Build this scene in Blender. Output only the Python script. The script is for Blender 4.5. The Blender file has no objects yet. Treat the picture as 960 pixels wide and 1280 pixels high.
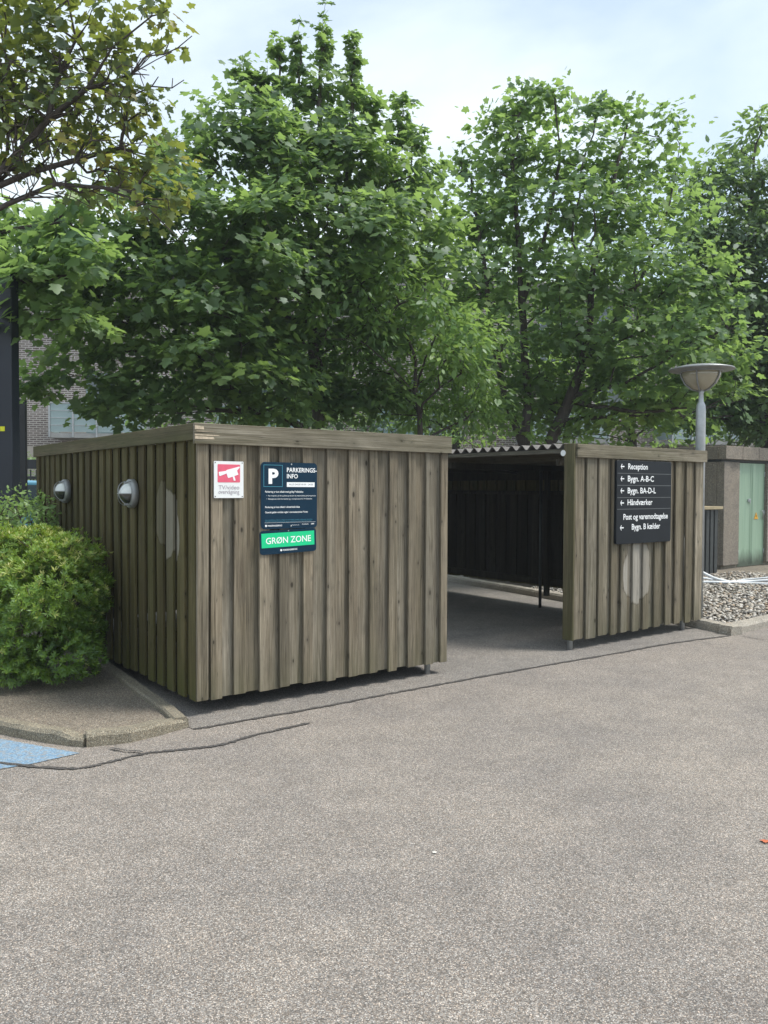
import bpy, math, random
import numpy as np
from mathutils import Vector, Matrix

rnd = random.Random(7)
rng = np.random.default_rng(11)
R = math.radians
scene = bpy.context.scene
COL = scene.collection

# ------------------------------------------------------------------ camera
F_PX, CAM_H, PITCH, ROLL = 1024.5, 1.62, 0.0283, -0.0036
cam_d = bpy.data.cameras.new('camera')
cam = bpy.data.objects.new('camera', cam_d)
COL.objects.link(cam)
cam_d.sensor_fit = 'HORIZONTAL'
cam_d.sensor_width = 36.0
cam_d.lens = 36.0 * F_PX / 960.0
cam_d.clip_end = 2000
cam.rotation_mode = 'XYZ'
cam.matrix_world = Matrix.Translation((0, 0, CAM_H)) @ Matrix.Rotation(ROLL, 4, 'Y') @ Matrix.Rotation(math.pi/2 - PITCH, 4, 'X')
scene.camera = cam

# ------------------------------------------------------------------ light
SUN_V = Vector((0.50, -0.02, 0.86)).normalized()
sun_el = math.asin(SUN_V.z)
sun_az = math.atan2(SUN_V.x, SUN_V.y)
w = bpy.data.worlds.new('World')
scene.world = w
w.use_nodes = True
nt = w.node_tree
nt.nodes.clear()
def wn(t, **k):
    n = nt.nodes.new(t)
    for a, b in k.items(): setattr(n, a, b)
    return n
sky = wn('ShaderNodeTexSky', sky_type='NISHITA', sun_disc=False, sun_elevation=sun_el, sun_rotation=sun_az,
         air_density=1.2, dust_density=2.0, ozone_density=1.5)
tc = wn('ShaderNodeTexCoord')
mp = wn('ShaderNodeMapping'); mp.inputs['Scale'].default_value = (1.6, 1.6, 3.4)
mp.inputs['Location'].default_value = (3.3, 1.2, 0.4)
no = wn('ShaderNodeTexNoise'); no.inputs['Scale'].default_value = 1.3; no.inputs['Detail'].default_value = 7
no.inputs['Roughness'].default_value = 0.52; no.inputs['Distortion'].default_value = 0.35
rp = wn('ShaderNodeValToRGB')
rp.color_ramp.elements[0].position = 0.38; rp.color_ramp.elements[0].color = (0.42, 0.42, 0.42, 1)
rp.color_ramp.elements[1].position = 0.60; rp.color_ramp.elements[1].color = (1, 1, 1, 1)
mx = wn('ShaderNodeMix', data_type='RGBA')
cloud = wn('ShaderNodeRGB'); cloud.outputs[0].default_value = (4.7, 5.3, 5.7, 1)
bg = wn('ShaderNodeBackground'); bg.inputs['Strength'].default_value = 0.1
out = wn('ShaderNodeOutputWorld')
L = nt.links.new
L(tc.outputs['Generated'], mp.inputs['Vector']); L(mp.outputs[0], no.inputs['Vector'])
L(no.outputs['Fac'], rp.inputs['Fac']); L(rp.outputs[0], mx.inputs['Factor'])
L(sky.outputs[0], mx.inputs['A']); L(cloud.outputs[0], mx.inputs['B'])
L(mx.outputs['Result'], bg.inputs['Color']); L(bg.outputs[0], out.inputs['Surface'])

sd = bpy.data.lights.new('sun', 'SUN')
sd.energy = 2.0; sd.angle = R(16); sd.color = (1.0, 0.955, 0.88)
so = bpy.data.objects.new('sun', sd); COL.objects.link(so)
so.rotation_mode = 'QUATERNION'
so.rotation_quaternion = SUN_V.to_track_quat('Z', 'Y')
scene.view_settings.view_transform = 'Standard'
scene.view_settings.look = 'None'
scene.view_settings.exposure = 1.12
scene.view_settings.gamma = 1.0

# ------------------------------------------------------------------ helpers
def at(px, py, Y):
    """pixel of the 960x1280 photograph + depth -> world point"""
    xr, yr = px - 480, 640 - py
    a = (xr*math.cos(ROLL) + yr*math.sin(ROLL)) / F_PX
    b = (-xr*math.sin(ROLL) + yr*math.cos(ROLL)) / F_PX
    c, s = math.cos(PITCH), math.sin(PITCH)
    t = Y / (c + b*s)
    return Vector((a*t, Y, CAM_H + (-s + b*c)*t))

YAW = 0.6465
ORG = Vector((-1.3158, 5.7394, 0))
EX = Vector((math.cos(YAW), math.sin(YAW), 0)); EY = Vector((-math.sin(YAW), math.cos(YAW), 0))
def loc(s, u, z=0.0):
    v = ORG + EX*s + EY*u
    return Vector((v.x, v.y, z))

def link(o, parent=None):
    COL.objects.link(o)
    if parent is not None: o.parent = parent
    return o
def tag(o, label=None, cat=None, group=None, kind=None):
    if label: o['label'] = label
    if cat: o['category'] = cat
    if group: o['group'] = group
    if kind: o['kind'] = kind
    return o
def empty(name, p, rz=0.0, label=None, cat=None, group=None):
    o = bpy.data.objects.new(name, None)
    o.empty_display_size = 0.1
    o.location = p; o.rotation_euler = (0, 0, rz)
    link(o)
    return tag(o, label, cat, group)

class MB:
    """collects shapes, builds ONE mesh object; every island carries a random value 'rnd'"""
    def __init__(s): s.v = []; s.f = []; s.r = []; s.sm = []
    def add(s, vs, fs, r=None, smooth=False):
        if r is None: r = rnd.random()
        b = len(s.v)
        s.v += [tuple(v) for v in vs]; s.r += [r]*len(vs)
        s.f += [tuple(i + b for i in f) for f in fs]; s.sm += [smooth]*len(fs)
    def box(s, x0, x1, y0, y1, z0, z1, r=None, M=None):
        vs = [Vector(p) for p in ((x0,y0,z0),(x1,y0,z0),(x1,y1,z0),(x0,y1,z0),(x0,y0,z1),(x1,y0,z1),(x1,y1,z1),(x0,y1,z1))]
        if M is not None: vs = [M @ v for v in vs]
        s.add(vs, [(0,3,2,1),(4,5,6,7),(0,1,5,4),(1,2,6,5),(2,3,7,6),(3,0,4,7)], r)
    def prism(s, pts, z0, z1, r=None, M=None):
        n = len(pts)
        vs = [Vector((p[0], p[1], z0)) for p in pts] + [Vector((p[0], p[1], z1)) for p in pts]
        if M is not None: vs = [M @ v for v in vs]
        s.add(vs, [tuple(range(n))[::-1], tuple(range(n, 2*n))] + [(i, (i+1) % n, n+(i+1) % n, n+i) for i in range(n)], r)
    def tube(s, pts, rad, n=12, r=None, cap=True):
        pts = [Vector(p) for p in pts]
        if not hasattr(rad, '__len__'): rad = [rad]*len(pts)
        vs = []; up = None
        for i, p in enumerate(pts):
            d = (pts[min(i+1, len(pts)-1)] - pts[max(i-1, 0)]).normalized()
            if up is None:
                up = Vector((0,0,1)) if abs(d.z) < .9 else Vector((1,0,0))
            a = d.cross(up).normalized(); b = a.cross(d).normalized(); up = b
            for k in range(n):
                t = 2*math.pi*k/n
                vs.append(p + (a*math.cos(t) + b*math.sin(t))*rad[i])
        fs = []
        for i in range(len(pts)-1):
            for k in range(n):
                fs.append((i*n+k, i*n+(k+1) % n, (i+1)*n+(k+1) % n, (i+1)*n+k))
        s.add(vs, fs, r, True)
        if cap:
            b = len(s.v) - len(vs)
            s.f += [tuple(b+k for k in range(n))[::-1], tuple(b+(len(pts)-1)*n+k for k in range(n))]; s.sm += [False, False]
    def lathe(s, prof, n=32, r=None, M=None, smooth=True):
        vs = []
        for (rr, z) in prof:
            for k in range(n):
                t = 2*math.pi*k/n
                v = Vector((rr*math.cos(t), rr*math.sin(t), z))
                vs.append(M @ v if M is not None else v)
        fs = [(i*n+k, i*n+(k+1) % n, (i+1)*n+(k+1) % n, (i+1)*n+k) for i in range(len(prof)-1) for k in range(n)]
        s.add(vs, fs, r, smooth)
    def build(s, name, mat, parent=None, bevel=0.0, seg=1):
        me = bpy.data.meshes.new(name)
        me.from_pydata(s.v, [], s.f)
        me.polygons.foreach_set('use_smooth', s.sm)
        at_ = me.attributes.new('rnd', 'FLOAT', 'POINT')
        at_.data.foreach_set('value', s.r)
        me.update()
        me.materials.append(mat)
        o = bpy.data.objects.new(name, me)
        link(o, parent)
        if bevel:
            m = o.modifiers.new('bevel', 'BEVEL'); m.width = bevel; m.segments = seg; m.limit_method = 'ANGLE'
        return o

# ------------------------------------------------------------------ materials
class MatB:
    def __init__(s, name):
        s.m = bpy.data.materials.new(name); s.m.use_nodes = True
        s.t = s.m.node_tree; s.t.nodes.clear()
        s.out = s.n('ShaderNodeOutputMaterial')
        s.p = s.n('ShaderNodeBsdfPrincipled')
        s.l(s.p.outputs[0], s.out.inputs['Surface'])
    def n(s, t, **k):
        x = s.t.nodes.new(t)
        for a, b in k.items(): setattr(x, a, b)
        return x
    def l(s, a, b): s.t.links.new(a, b)
    def coord(s, scale=(1,1,1), which='Object'):
        c = s.n('ShaderNodeTexCoord'); m = s.n('ShaderNodeMapping'); m.inputs['Scale'].default_value = scale
        s.l(c.outputs[which], m.inputs[0]); return m.outputs[0]
    def noise(s, vec, scale=1.0, detail=4, rough=0.55, dist=0.0):
        x = s.n('ShaderNodeTexNoise'); x.inputs['Scale'].default_value = scale; x.inputs['Detail'].default_value = detail
        x.inputs['Roughness'].default_value = rough; x.inputs['Distortion'].default_value = dist
        if vec is not None: s.l(vec, x.inputs['Vector'])
        return x.outputs['Fac']
    def vor(s, vec, scale, out='Color', feature='F1', rand=1.0):
        x = s.n('ShaderNodeTexVoronoi', feature=feature); x.inputs['Scale'].default_value = scale; x.inputs['Randomness'].default_value = rand
        if vec is not None: s.l(vec, x.inputs['Vector'])
        return x.outputs[out]
    def ramp(s, fac, stops, interp='LINEAR'):
        x = s.n('ShaderNodeValToRGB'); e = x.color_ramp.elements; x.color_ramp.interpolation = interp
        for i, (p, c) in enumerate(stops):
            el = e[i] if i < 2 else e.new(p)
            el.position = p; el.color = (*c, 1) if hasattr(c, '__len__') else (c, c, c, 1)
        s.l(fac, x.inputs['Fac']); return x.outputs['Color']
    def math(s, op, a, b=None, c=None, clamp=False):
        x = s.n('ShaderNodeMath', operation=op, use_clamp=clamp)
        for i, q in enumerate((a, b, c)):
            if q is None: continue
            if isinstance(q, (int, float)): x.inputs[i].default_value = q
            else: s.l(q, x.inputs[i])
        return x.outputs[0]
    def mix(s, fac, a, b, blend='MIX'):
        x = s.n('ShaderNodeMix', data_type='RGBA', blend_type=blend)
        for nm, q in (('Factor', fac), ('A', a), ('B', b)):
            sock = x.inputs[nm] if nm != 'Factor' else x.inputs[0]
            if nm == 'A': sock = x.inputs[6]
            if nm == 'B': sock = x.inputs[7]
            if isinstance(q, (int, float)) and nm == 'Factor': sock.default_value = q
            elif isinstance(q, tuple): sock.default_value = (*q, 1)
            else: s.l(q, sock)
        return x.outputs[2]
    def attr(s, name='rnd'):
        x = s.n('ShaderNodeAttribute', attribute_name=name); return x.outputs['Fac']
    def sep(s, vec):
        x = s.n('ShaderNodeSeparateXYZ'); s.l(vec, x.inputs[0]); return x.outputs
    def bump(s, h, strength=0.3, dist=0.005):
        x = s.n('ShaderNodeBump'); x.inputs['Strength'].default_value = strength; x.inputs['Distance'].default_value = dist
        s.l(h, x.inputs['Height']); s.l(x.outputs[0], s.p.inputs['Normal'])
    def set(s, base=None, rough=None, metal=None, spec=None, **kw):
        P = s.p.inputs
        for nm, q in (('Base Color', base), ('Roughness', rough), ('Metallic', metal), ('Specular IOR Level', spec)):
            if q is None: continue
            if isinstance(q, tuple): P[nm].default_value = (*q, 1)
            elif isinstance(q, (int, float)): P[nm].default_value = q
            else: s.l(q, P[nm])
        for k, v in kw.items(): P[k.replace('_', ' ')].default_value = v
        return s.m

def plain(name, col, rough=0.5, metal=0.0, var=0.12, scale=6.0, bump=0.0, spec=0.5):
    b = MatB(name)
    v = b.noise(b.coord(), scale, 6, 0.6)
    d = tuple(c*(1-var) for c in col); u = tuple(min(1, c*(1+var)) for c in col)
    b.set(b.ramp(v, [(0.3, d), (0.7, u)]), rough, metal, spec)
    if bump: b.bump(b.noise(b.coord(), scale*14, 4), bump, 0.002)
    return b.m

def wood(name, dark, mid, light, green=(0.075, 0.082, 0.030), green_amt=0.25, patches=(), axis='z', patch_axis='x', base_moss=0.5, patch_col=(0.42, 0.40, 0.36)):
    """weathered board; grain runs along the given local axis; patches = worn pale ovals (x0,z0,rx,rz)"""
    b = MatB(name)
    tcn = b.n('ShaderNodeTexCoord'); r = b.attr()
    rs = b.math('SUBTRACT', r, 0.5)
    cb = b.n('ShaderNodeCombineXYZ')
    b.l(b.math('MULTIPLY', r, 17.3), cb.inputs[0]); b.l(b.math('MULTIPLY', r, 9.1), cb.inputs[1]); b.l(b.math('MULTIPLY', r, 41.7), cb.inputs[2])
    ad = b.n('ShaderNodeVectorMath', operation='ADD'); b.l(tcn.outputs['Object'], ad.inputs[0]); b.l(cb.outputs[0], ad.inputs[1])
    def mapped(across, along):
        sc = {'z': (across, across, along), 'x': (along, across, across), 'y': (across, along, across)}[axis]
        m = b.n('ShaderNodeMapping'); m.inputs['Scale'].default_value = sc; b.l(ad.outputs[0], m.inputs[0]); return m.outputs[0]
    fine = b.noise(mapped(120, 2.6), 1.0, 6, 0.72, 0.5)
    mid_n = b.noise(mapped(22, 0.9), 1.0, 4, 0.6, 0.6)
    blot = b.noise(mapped(5, 1.8), 1.0, 5, 0.6, 0.2)
    g = b.math('ADD', b.math('MULTIPLY', fine, 0.55), b.math('MULTIPLY', mid_n, 0.45))
    col = b.ramp(g, [(0.34, dark), (0.49, mid), (0.65, light)])
    # board to board tone
    tone = b.ramp(r, [(0.0, (0.62, 0.60, 0.56)), (0.3, (0.92, 0.87, 0.78)), (0.55, (0.98, 0.99, 0.98)), (0.8, (1.12, 1.05, 0.95)), (1.0, (1.32, 1.29, 1.24))])
    col = b.mix(1.0, col, tone, 'MULTIPLY')
    col = b.mix(b.ramp(blot, [(0.38, 0.0), (0.70, 0.62)]), col, tuple(c*0.50 for c in mid))
    # cracks
    ck = b.noise(mapped(60, 0.55), 1.0, 2, 0.5, 0.8)
    crack = b.ramp(b.math('ABSOLUTE', b.math('SUBTRACT', ck, 0.5)), [(0.0, 1.0), (0.014, 0.0)])
    col = b.mix(b.math('MULTIPLY', crack, 0.75), col, tuple(c*0.35 for c in dark))
    # knots
    for (ka, kl, th_, sz) in ((9, 4.5, 0.70, 0.13), (21, 9, 0.80, 0.17)):
        kv = mapped(ka, kl)
        kd = b.math('ADD', b.vor(kv, 1.0, 'Distance'), b.math('MULTIPLY', b.math('SUBTRACT', fine, 0.5), 0.10))
        kc = b.ramp(b.sep(b.vor(kv, 1.0, 'Color'))[0], [(th_, 0.0), (th_+.03, 1.0)])
        halo = b.math('MULTIPLY', kc, b.ramp(kd, [(sz, 0.45), (sz*2.6, 0.0)]))
        col = b.mix(halo, col, tuple(c*0.45 for c in mid))
        core = b.math('MULTIPLY', kc, b.ramp(kd, [(sz*.55, 0.85), (sz*.95, 0.0)]))
        col = b.mix(core, col, tuple(c*0.35 for c in dark))
    o3 = b.sep(tcn.outputs['Object'])
    # algae, more near the foot of the boards (splash zone)
    al = b.noise(mapped(7, 0.8), 1.0, 5, 0.6)
    foot = b.math('MULTIPLY', b.ramp(o3[2], [(0.10, 1.0), (0.42, 0.0)]), base_moss)
    am = b.math('ADD', b.math('MULTIPLY', b.ramp(al, [(0.3, 0.0), (0.7, 1.0)]), green_amt), b.math('MULTIPLY', foot, b.ramp(al, [(0.3, 0.3), (0.6, 1.0)])), clamp=True)
    col = b.mix(am, col, green)
    for (x0, z0, rx, rz) in patches:
        X = o3[0] if patch_axis == 'x' else o3[1]
        dx = b.math('DIVIDE', b.math('SUBTRACT', X, x0), rx); dz = b.math('DIVIDE', b.math('SUBTRACT', b.math('ADD', o3[2], b.math('MULTIPLY', rs, 0.22)), z0), rz)
        q = b.math('ADD', b.math('MULTIPLY', dx, dx), b.math('MULTIPLY', dz, dz))
        q = b.math('ADD', q, b.math('MULTIPLY', b.math('SUBTRACT', b.noise(mapped(14, 3), 1.0, 4), 0.5), 0.7))
        ring = b.ramp(q, [(0.9, 0.0), (1.12, 0.55), (1.6, 0.0)])
        pm = b.math('MULTIPLY', b.ramp(q, [(0.85, 0.75), (0.97, 0.0)]), b.ramp(r, [(0.15, 0.25), (0.6, 1.0)]))
        col = b.mix(ring, col, tuple(c*0.6 for c in dark))
        col = b.mix(b.math('MULTIPLY', pm, b.ramp(fine, [(0.35, 0.55), (0.6, 1.0)])), col, patch_col)
    b.set(col, 0.85, spec=0.25)
    b.bump(b.math('ADD', b.math('MULTIPLY', fine, 0.7), b.math('MULTIPLY', crack, -0.6)), 0.55, 0.004)
    return b.m

W_D, W_M, W_L = (0.070, 0.056, 0.040), (0.212, 0.186, 0.146), (0.37, 0.335, 0.275)
M = {}
M['wood_front'] = wood('weathered_boards', W_D, W_M, W_L, green_amt=0.12, base_moss=0.30)
M['wood_panel'] = wood('weathered_panel_boards', W_D, (0.20, 0.175, 0.135), W_L, green_amt=0.20, base_moss=0.25, patches=[(5.075, 0.72, 0.27, 0.34)])
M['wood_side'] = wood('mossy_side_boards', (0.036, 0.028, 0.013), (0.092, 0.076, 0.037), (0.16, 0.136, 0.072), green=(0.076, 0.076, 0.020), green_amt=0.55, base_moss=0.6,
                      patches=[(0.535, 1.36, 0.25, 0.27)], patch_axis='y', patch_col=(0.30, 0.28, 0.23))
M['wood_rail'] = wood('weathered_fascia', W_D, (0.215, 0.19, 0.145), W_L, green_amt=0.3, axis='x', base_moss=0)
M['wood_rail_side'] = wood('mossy_fascia', (0.06, 0.052, 0.03), (0.13, 0.115, 0.072), (0.21, 0.19, 0.13), green_amt=0.6, axis='y', base_moss=0)
M['wood_post'] = wood('post_timber', (0.06, 0.052, 0.033), (0.15, 0.13, 0.085), (0.25, 0.225, 0.16), green_amt=0.45, base_moss=0.4)
M['wood_inner'] = wood('shade_toned_inner_boards', (0.012, 0.010, 0.008), (0.030, 0.025, 0.020), (0.055, 0.047, 0.038), green_amt=0.1, base_moss=0.1)  # interior shade put into the board colour
M['beam'] = wood('beam_timber', (0.05, 0.045, 0.035), (0.13, 0.12, 0.10), (0.2, 0.19, 0.16), green_amt=0.15, axis='y', base_moss=0)
M['galv'] = plain('galvanised_steel', (0.42, 0.44, 0.45), 0.45, 0.6, 0.18, 9)
M['lamp_grey'] = plain('grey_cast_metal', (0.27, 0.28, 0.28), 0.42, 0.5, 0.15, 20)
M['steel_dark'] = plain('dark_steel', (0.05, 0.055, 0.055), 0.5, 0.3, 0.2, 12)
M['post_paint'] = plain('dark_blue_grey_paint', (0.014, 0.019, 0.030), 0.5, 0.0, 0.1, 4)
M['black_panel'] = plain('black_panel', (0.010, 0.012, 0.016), 0.4, 0.0, 0.1, 4)
M['white'] = plain('white_paint', (0.78, 0.80, 0.80), 0.4, 0, 0.02)
M['white_txt'] = plain('white_lettering', (0.85, 0.87, 0.88), 0.5, 0, 0.01)
M['navy'] = plain('navy_sign', (0.004, 0.026, 0.052), 0.45, 0, 0.06, spec=0.18)
M['cyan_line'] = plain('teal_line', (0.06, 0.28, 0.38), 0.4, 0, 0.02)
M['green_sign'] = plain('green_sign', (0.0, 0.58, 0.24), 0.35, 0, 0.02)
M['red_sign'] = plain('faded_red_print', (0.72, 0.115, 0.185), 0.4, 0, 0.08, 18)
M['grey_txt'] = plain('faded_grey_lettering', (0.36, 0.33, 0.37), 0.5, 0, 0.05)
M['sign_black'] = plain('black_sign', (0.011, 0.014, 0.018), 0.45, 0, 0.12, 3, spec=0.2)
M['groove'] = plain('grey_groove', (0.09, 0.095, 0.10), 0.5, 0, 0.1)
M['yellow'] = plain('yellow_sticker', (0.75, 0.75, 0.02), 0.5, 0, 0.02)
M['orange'] = plain('warning_yellow', (0.72, 0.36, 0.02), 0.5, 0, 0.02)
M['rubber'] = plain('rubber', (0.02, 0.02, 0.02), 0.7)
M['black'] = plain('matt_black', (0.01, 0.01, 0.01), 0.6)
M['hose'] = plain('white_plastic_pipe', (0.66, 0.69, 0.72), 0.4, 0, 0.08, 5)

def mat_glass(name, col, rough=0.06, coat=1.0):
    b = MatB(name); b.set(col, rough, 0.0, 0.6); b.p.inputs['Coat Weight'].default_value = coat; b.p.inputs['Coat Roughness'].default_value = 0.03
    return b.m
M['lamp_glass'] = mat_glass('ribbed_lamp_glass', (0.74, 0.77, 0.74), 0.12)
M['lamp_glass_dark'] = mat_glass('ground_reflection_glass', (0.03, 0.033, 0.03), 0.25)  # reflection of the ground painted in as dark glass
M['bowl_glass'] = mat_glass('dusty_amber_bowl', (0.30, 0.27, 0.19), 0.18)
M['window'] = mat_glass('window_glass', (0.05, 0.07, 0.08), 0.05)
M['balcony_glass'] = mat_glass('green_balcony_glass', (0.26, 0.36, 0.37), 0.1)
M['car_paint'] = mat_glass('light_blue_paint', (0.12, 0.33, 0.46), 0.25)
M['tail_red'] = mat_glass('tail_lamp_red', (0.5, 0.02, 0.01), 0.2)

def mat_asphalt(name, tint, contrast=1.0, scale=1.0):
    b = MatB(name)
    v = b.coord()
    c1 = b.vor(v, 235*scale, 'Color'); d1 = b.vor(v, 235*scale, 'Distance')
    s1 = b.sep(c1)
    lo = tuple(t*0.34 for t in tint); hi = tuple(min(1, t*2.1) for t in tint)
    col = b.ramp(s1[0], [(0.0, lo), (0.28, tuple(t*0.62 for t in tint)), (0.6, tint), (0.86, tuple(t*1.35 for t in tint)), (0.97, hi)])
    hue = b.ramp(s1[1], [(0.0, (1.08, 0.97, 0.88)), (0.5, (1, 1, 1)), (1.0, (0.94, 1.0, 1.06))])
    col = b.mix(1.0, col, hue, 'MULTIPLY')
    edge = b.ramp(d1, [(0.35, 0.0), (0.75, 0.55)])
    col = b.mix(edge, col, tuple(t*0.3 for t in tint))
    stn = b.ramp(b.noise(v, 2.1, 7, 0.7, 1.2), [(0.62, 0.0), (0.72, 0.28)])
    col = b.mix(stn, col, tuple(t*0.55 for t in tint))
    big = b.noise(v, 0.7, 6, 0.62, 0.3); med = b.noise(v, 4.5, 5, 0.6)
    col = b.mix(1.0, col, b.ramp(big, [(0.3, (0.80, 0.81, 0.84)), (0.7, (1.13, 1.11, 1.08))]), 'MULTIPLY')
    col = b.mix(1.0, col, b.ramp(med, [(0.3, 0.90), (0.7, 1.09)]), 'MULTIPLY')
    b.set(col, 0.82, spec=0.3)
    b.bump(b.math('SUBTRACT', 1.0, d1), 0.6*contrast, 0.004)
    return b.m
M['asphalt'] = mat_asphalt('worn_asphalt', (0.295, 0.268, 0.240))
M['asphalt_grey'] = mat_asphalt('grey_asphalt', (0.262, 0.246, 0.226))
M['bed_gravel'] = mat_asphalt('trodden_grit', (0.25, 0.218, 0.175), 1.2, 0.8)
M['concrete'] = mat_asphalt('kerb_concrete', (0.42, 0.39, 0.335), 0.6, 1.2)
M['concrete_old'] = mat_asphalt('mossy_kerb_concrete', (0.26, 0.235, 0.18), 0.6, 1.2)
M['kiosk'] = mat_asphalt('exposed_aggregate', (0.30, 0.268, 0.225), 0.6, 0.9)
M['soil'] = mat_asphalt('soil', (0.07, 0.055, 0.038), 1.0, 0.25)
M['tar'] = mat_asphalt('tar_seal', (0.098, 0.093, 0.088), 0.6)
def mat_bluepaint():
    b = MatB('worn_blue_paint'); v = b.coord()
    s1 = b.sep(b.vor(v, 150, 'Color'))
    col = b.ramp(s1[0], [(0.0, (0.09, 0.16, 0.24)), (0.5, (0.16, 0.28, 0.41)), (0.95, (0.27, 0.38, 0.47))])
    wear = b.ramp(b.noise(v, 26, 6, 0.75), [(0.47, 0.0), (0.60, 0.8)])
    col = b.mix(wear, col, (0.25, 0.235, 0.21))
    b.set(col, 0.75); b.bump(b.vor(v, 150, 'Distance'), 0.4, 0.003); return b.m
M['blue_paint'] = mat_bluepaint()
def mat_pebble():
    b = MatB('pebbles'); r = b.attr()
    col = b.ramp(r, [(0.0, (0.09, 0.085, 0.08)), (0.2, (0.24, 0.22, 0.195)), (0.45, (0.40, 0.36, 0.30)), (0.7, (0.54, 0.52, 0.48)), (0.88, (0.40, 0.30, 0.20)), (1.0, (0.72, 0.70, 0.66))])
    col = b.mix(1.0, col, b.ramp(b.noise(b.coord(), 90, 4), [(0.3, 0.8), (0.7, 1.15)]), 'MULTIPLY')
    b.set(col, 0.7); return b.m
M['pebble'] = mat_pebble()
def mat_corr():
    b = MatB('fibre_cement'); v = b.coord()
    b.set(b.ramp(b.noise(v, 5, 6, 0.65), [(0.3, (0.09, 0.085, 0.08)), (0.7, (0.19, 0.18, 0.17))]), 0.85); return b.m
M['corr'] = mat_corr()
def mat_green_door():
    b = MatB('faded_green_doors'); v = b.coord(); o3 = b.sep(v)
    c = b.ramp(b.noise(b.coord((9, 9, 0.6)), 1.0, 6, 0.65), [(0.3, (0.22, 0.335, 0.235)), (0.7, (0.33, 0.455, 0.335))])
    dn = b.noise(b.coord((7, 7, 3)), 1.0, 5)
    foot = b.ramp(b.math('ADD', o3[2], b.math('MULTIPLY', b.math('SUBTRACT', dn, 0.5), 0.35)), [(0.12, 0.9), (0.40, 0.0)])
    c = b.mix(foot, c, (0.045, 0.055, 0.038)); b.set(c, 0.5); return b.m
M['green_door'] = mat_green_door()
def mat_brick():
    b = MatB('grey_brown_brick')
    mpn = b.n('ShaderNodeTexCoord'); sp = b.sep(mpn.outputs['Object']); cb = b.n('ShaderNodeCombineXYZ')
    b.l(b.math('ADD', sp[0], sp[1]), cb.inputs[0]); b.l(sp[2], cb.inputs[1])
    br = b.n('ShaderNodeTexBrick'); b.l(cb.outputs[0], br.inputs['Vector'])
    br.inputs['Scale'].default_value = 1.0; br.inputs['Brick Width'].default_value = 0.24; br.inputs['Row Height'].default_value = 0.075
    br.inputs['Mortar Size'].default_value = 0.013; br.inputs['Color1'].default_value = (0.115, 0.085, 0.075, 1); br.inputs['Color2'].default_value = (0.20, 0.165, 0.15, 1)
    br.inputs['Mortar'].default_value = (0.48, 0.45, 0.41, 1)
    b.set(b.mix(1.0, br.outputs['Color'], b.ramp(b.noise(b.coord(), 0.6, 5), [(0.3, 0.8), (0.7, 1.2)]), 'MULTIPLY'), 0.9); return b.m
M['brick'] = mat_brick()
M['brick_pale'] = plain('pale_band', (0.42, 0.38, 0.33), 0.9, 0, 0.2, 3)
M['roof'] = plain('grey_roof', (0.17, 0.16, 0.155), 0.8, 0, 0.25, 3)
def mat_bark(name, c1, c2):
    b = MatB(name); v = b.coord((14, 14, 3))
    n = b.noise(v, 1.0, 6, 0.7)
    b.set(b.ramp(n, [(0.3, c1), (0.7, c2)]), 0.9); b.bump(n, 0.6, 0.02); return b.m
M['bark'] = mat_bark('maple_bark', (0.045, 0.038, 0.030), (0.125, 0.11, 0.09))
M['bark_dark'] = mat_bark('dark_bark', (0.035, 0.027, 0.024), (0.095, 0.078, 0.068))
M['stem'] = mat_bark('shrub_stem', (0.05, 0.04, 0.025), (0.11, 0.085, 0.055))
def mat_leaf(name, stops, trans=(0.42, 0.62, 0.15), tf=0.54, gloss=0.045):
    b = MatB(name); r = b.attr()
    col = b.ramp(r, stops)
    df = b.n('ShaderNodeBsdfDiffuse'); tr = b.n('ShaderNodeBsdfTranslucent'); gl = b.n('ShaderNodeBsdfGlossy')
    gl.inputs['Roughness'].default_value = 0.5; gl.inputs['Color'].default_value = (0.8, 0.86, 0.9, 1)
    b.l(col, df.inputs['Color'])
    b.l(b.mix(0.62, col, trans), tr.inputs['Color'])
    m1 = b.n('ShaderNodeMixShader'); m1.inputs[0].default_value = tf; b.l(df.outputs[0], m1.inputs[1]); b.l(tr.outputs[0], m1.inputs[2])
    m2 = b.n('ShaderNodeMixShader'); m2.inputs[0].default_value = gloss; b.l(m1.outputs[0], m2.inputs[1]); b.l(gl.outputs[0], m2.inputs[2])
    b.l(m2.outputs[0], b.out.inputs['Surface']); return b.m
M['leaf_maple'] = mat_leaf('maple_leaves', [(0.0, (0.046, 0.096, 0.042)), (0.5, (0.090, 0.160, 0.052)), (0.82, (0.155, 0.24, 0.055)), (1.0, (0.19, 0.29, 0.06))])
M['leaf_maple_b'] = mat_leaf('light_maple_leaves', [(0.0, (0.052, 0.110, 0.046)), (0.5, (0.10, 0.180, 0.058)), (0.85, (0.16, 0.25, 0.065)), (1.0, (0.24, 0.34, 0.07))], tf=0.56)
M['leaf_far'] = mat_leaf('bluish_leaves', [(0.0, (0.04, 0.08, 0.045)), (0.6, (0.07, 0.125, 0.06)), (1.0, (0.12, 0.175, 0.07))])
M['leaf_tired'] = mat_leaf('browning_leaves', [(0.0, (0.050, 0.090, 0.040)), (0.5, (0.080, 0.125, 0.042)), (0.76, (0.19, 0.24, 0.050)), (0.90, (0.20, 0.14, 0.06)), (1.0, (0.30, 0.26, 0.06))], trans=(0.42, 0.48, 0.07), tf=0.48)
M['leaf_yg'] = mat_leaf('yellow_green_leaves', [(0.0, (0.07, 0.15, 0.035)), (0.6, (0.14, 0.25, 0.05)), (1.0, (0.23, 0.34, 0.07))], tf=0.5)
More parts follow.
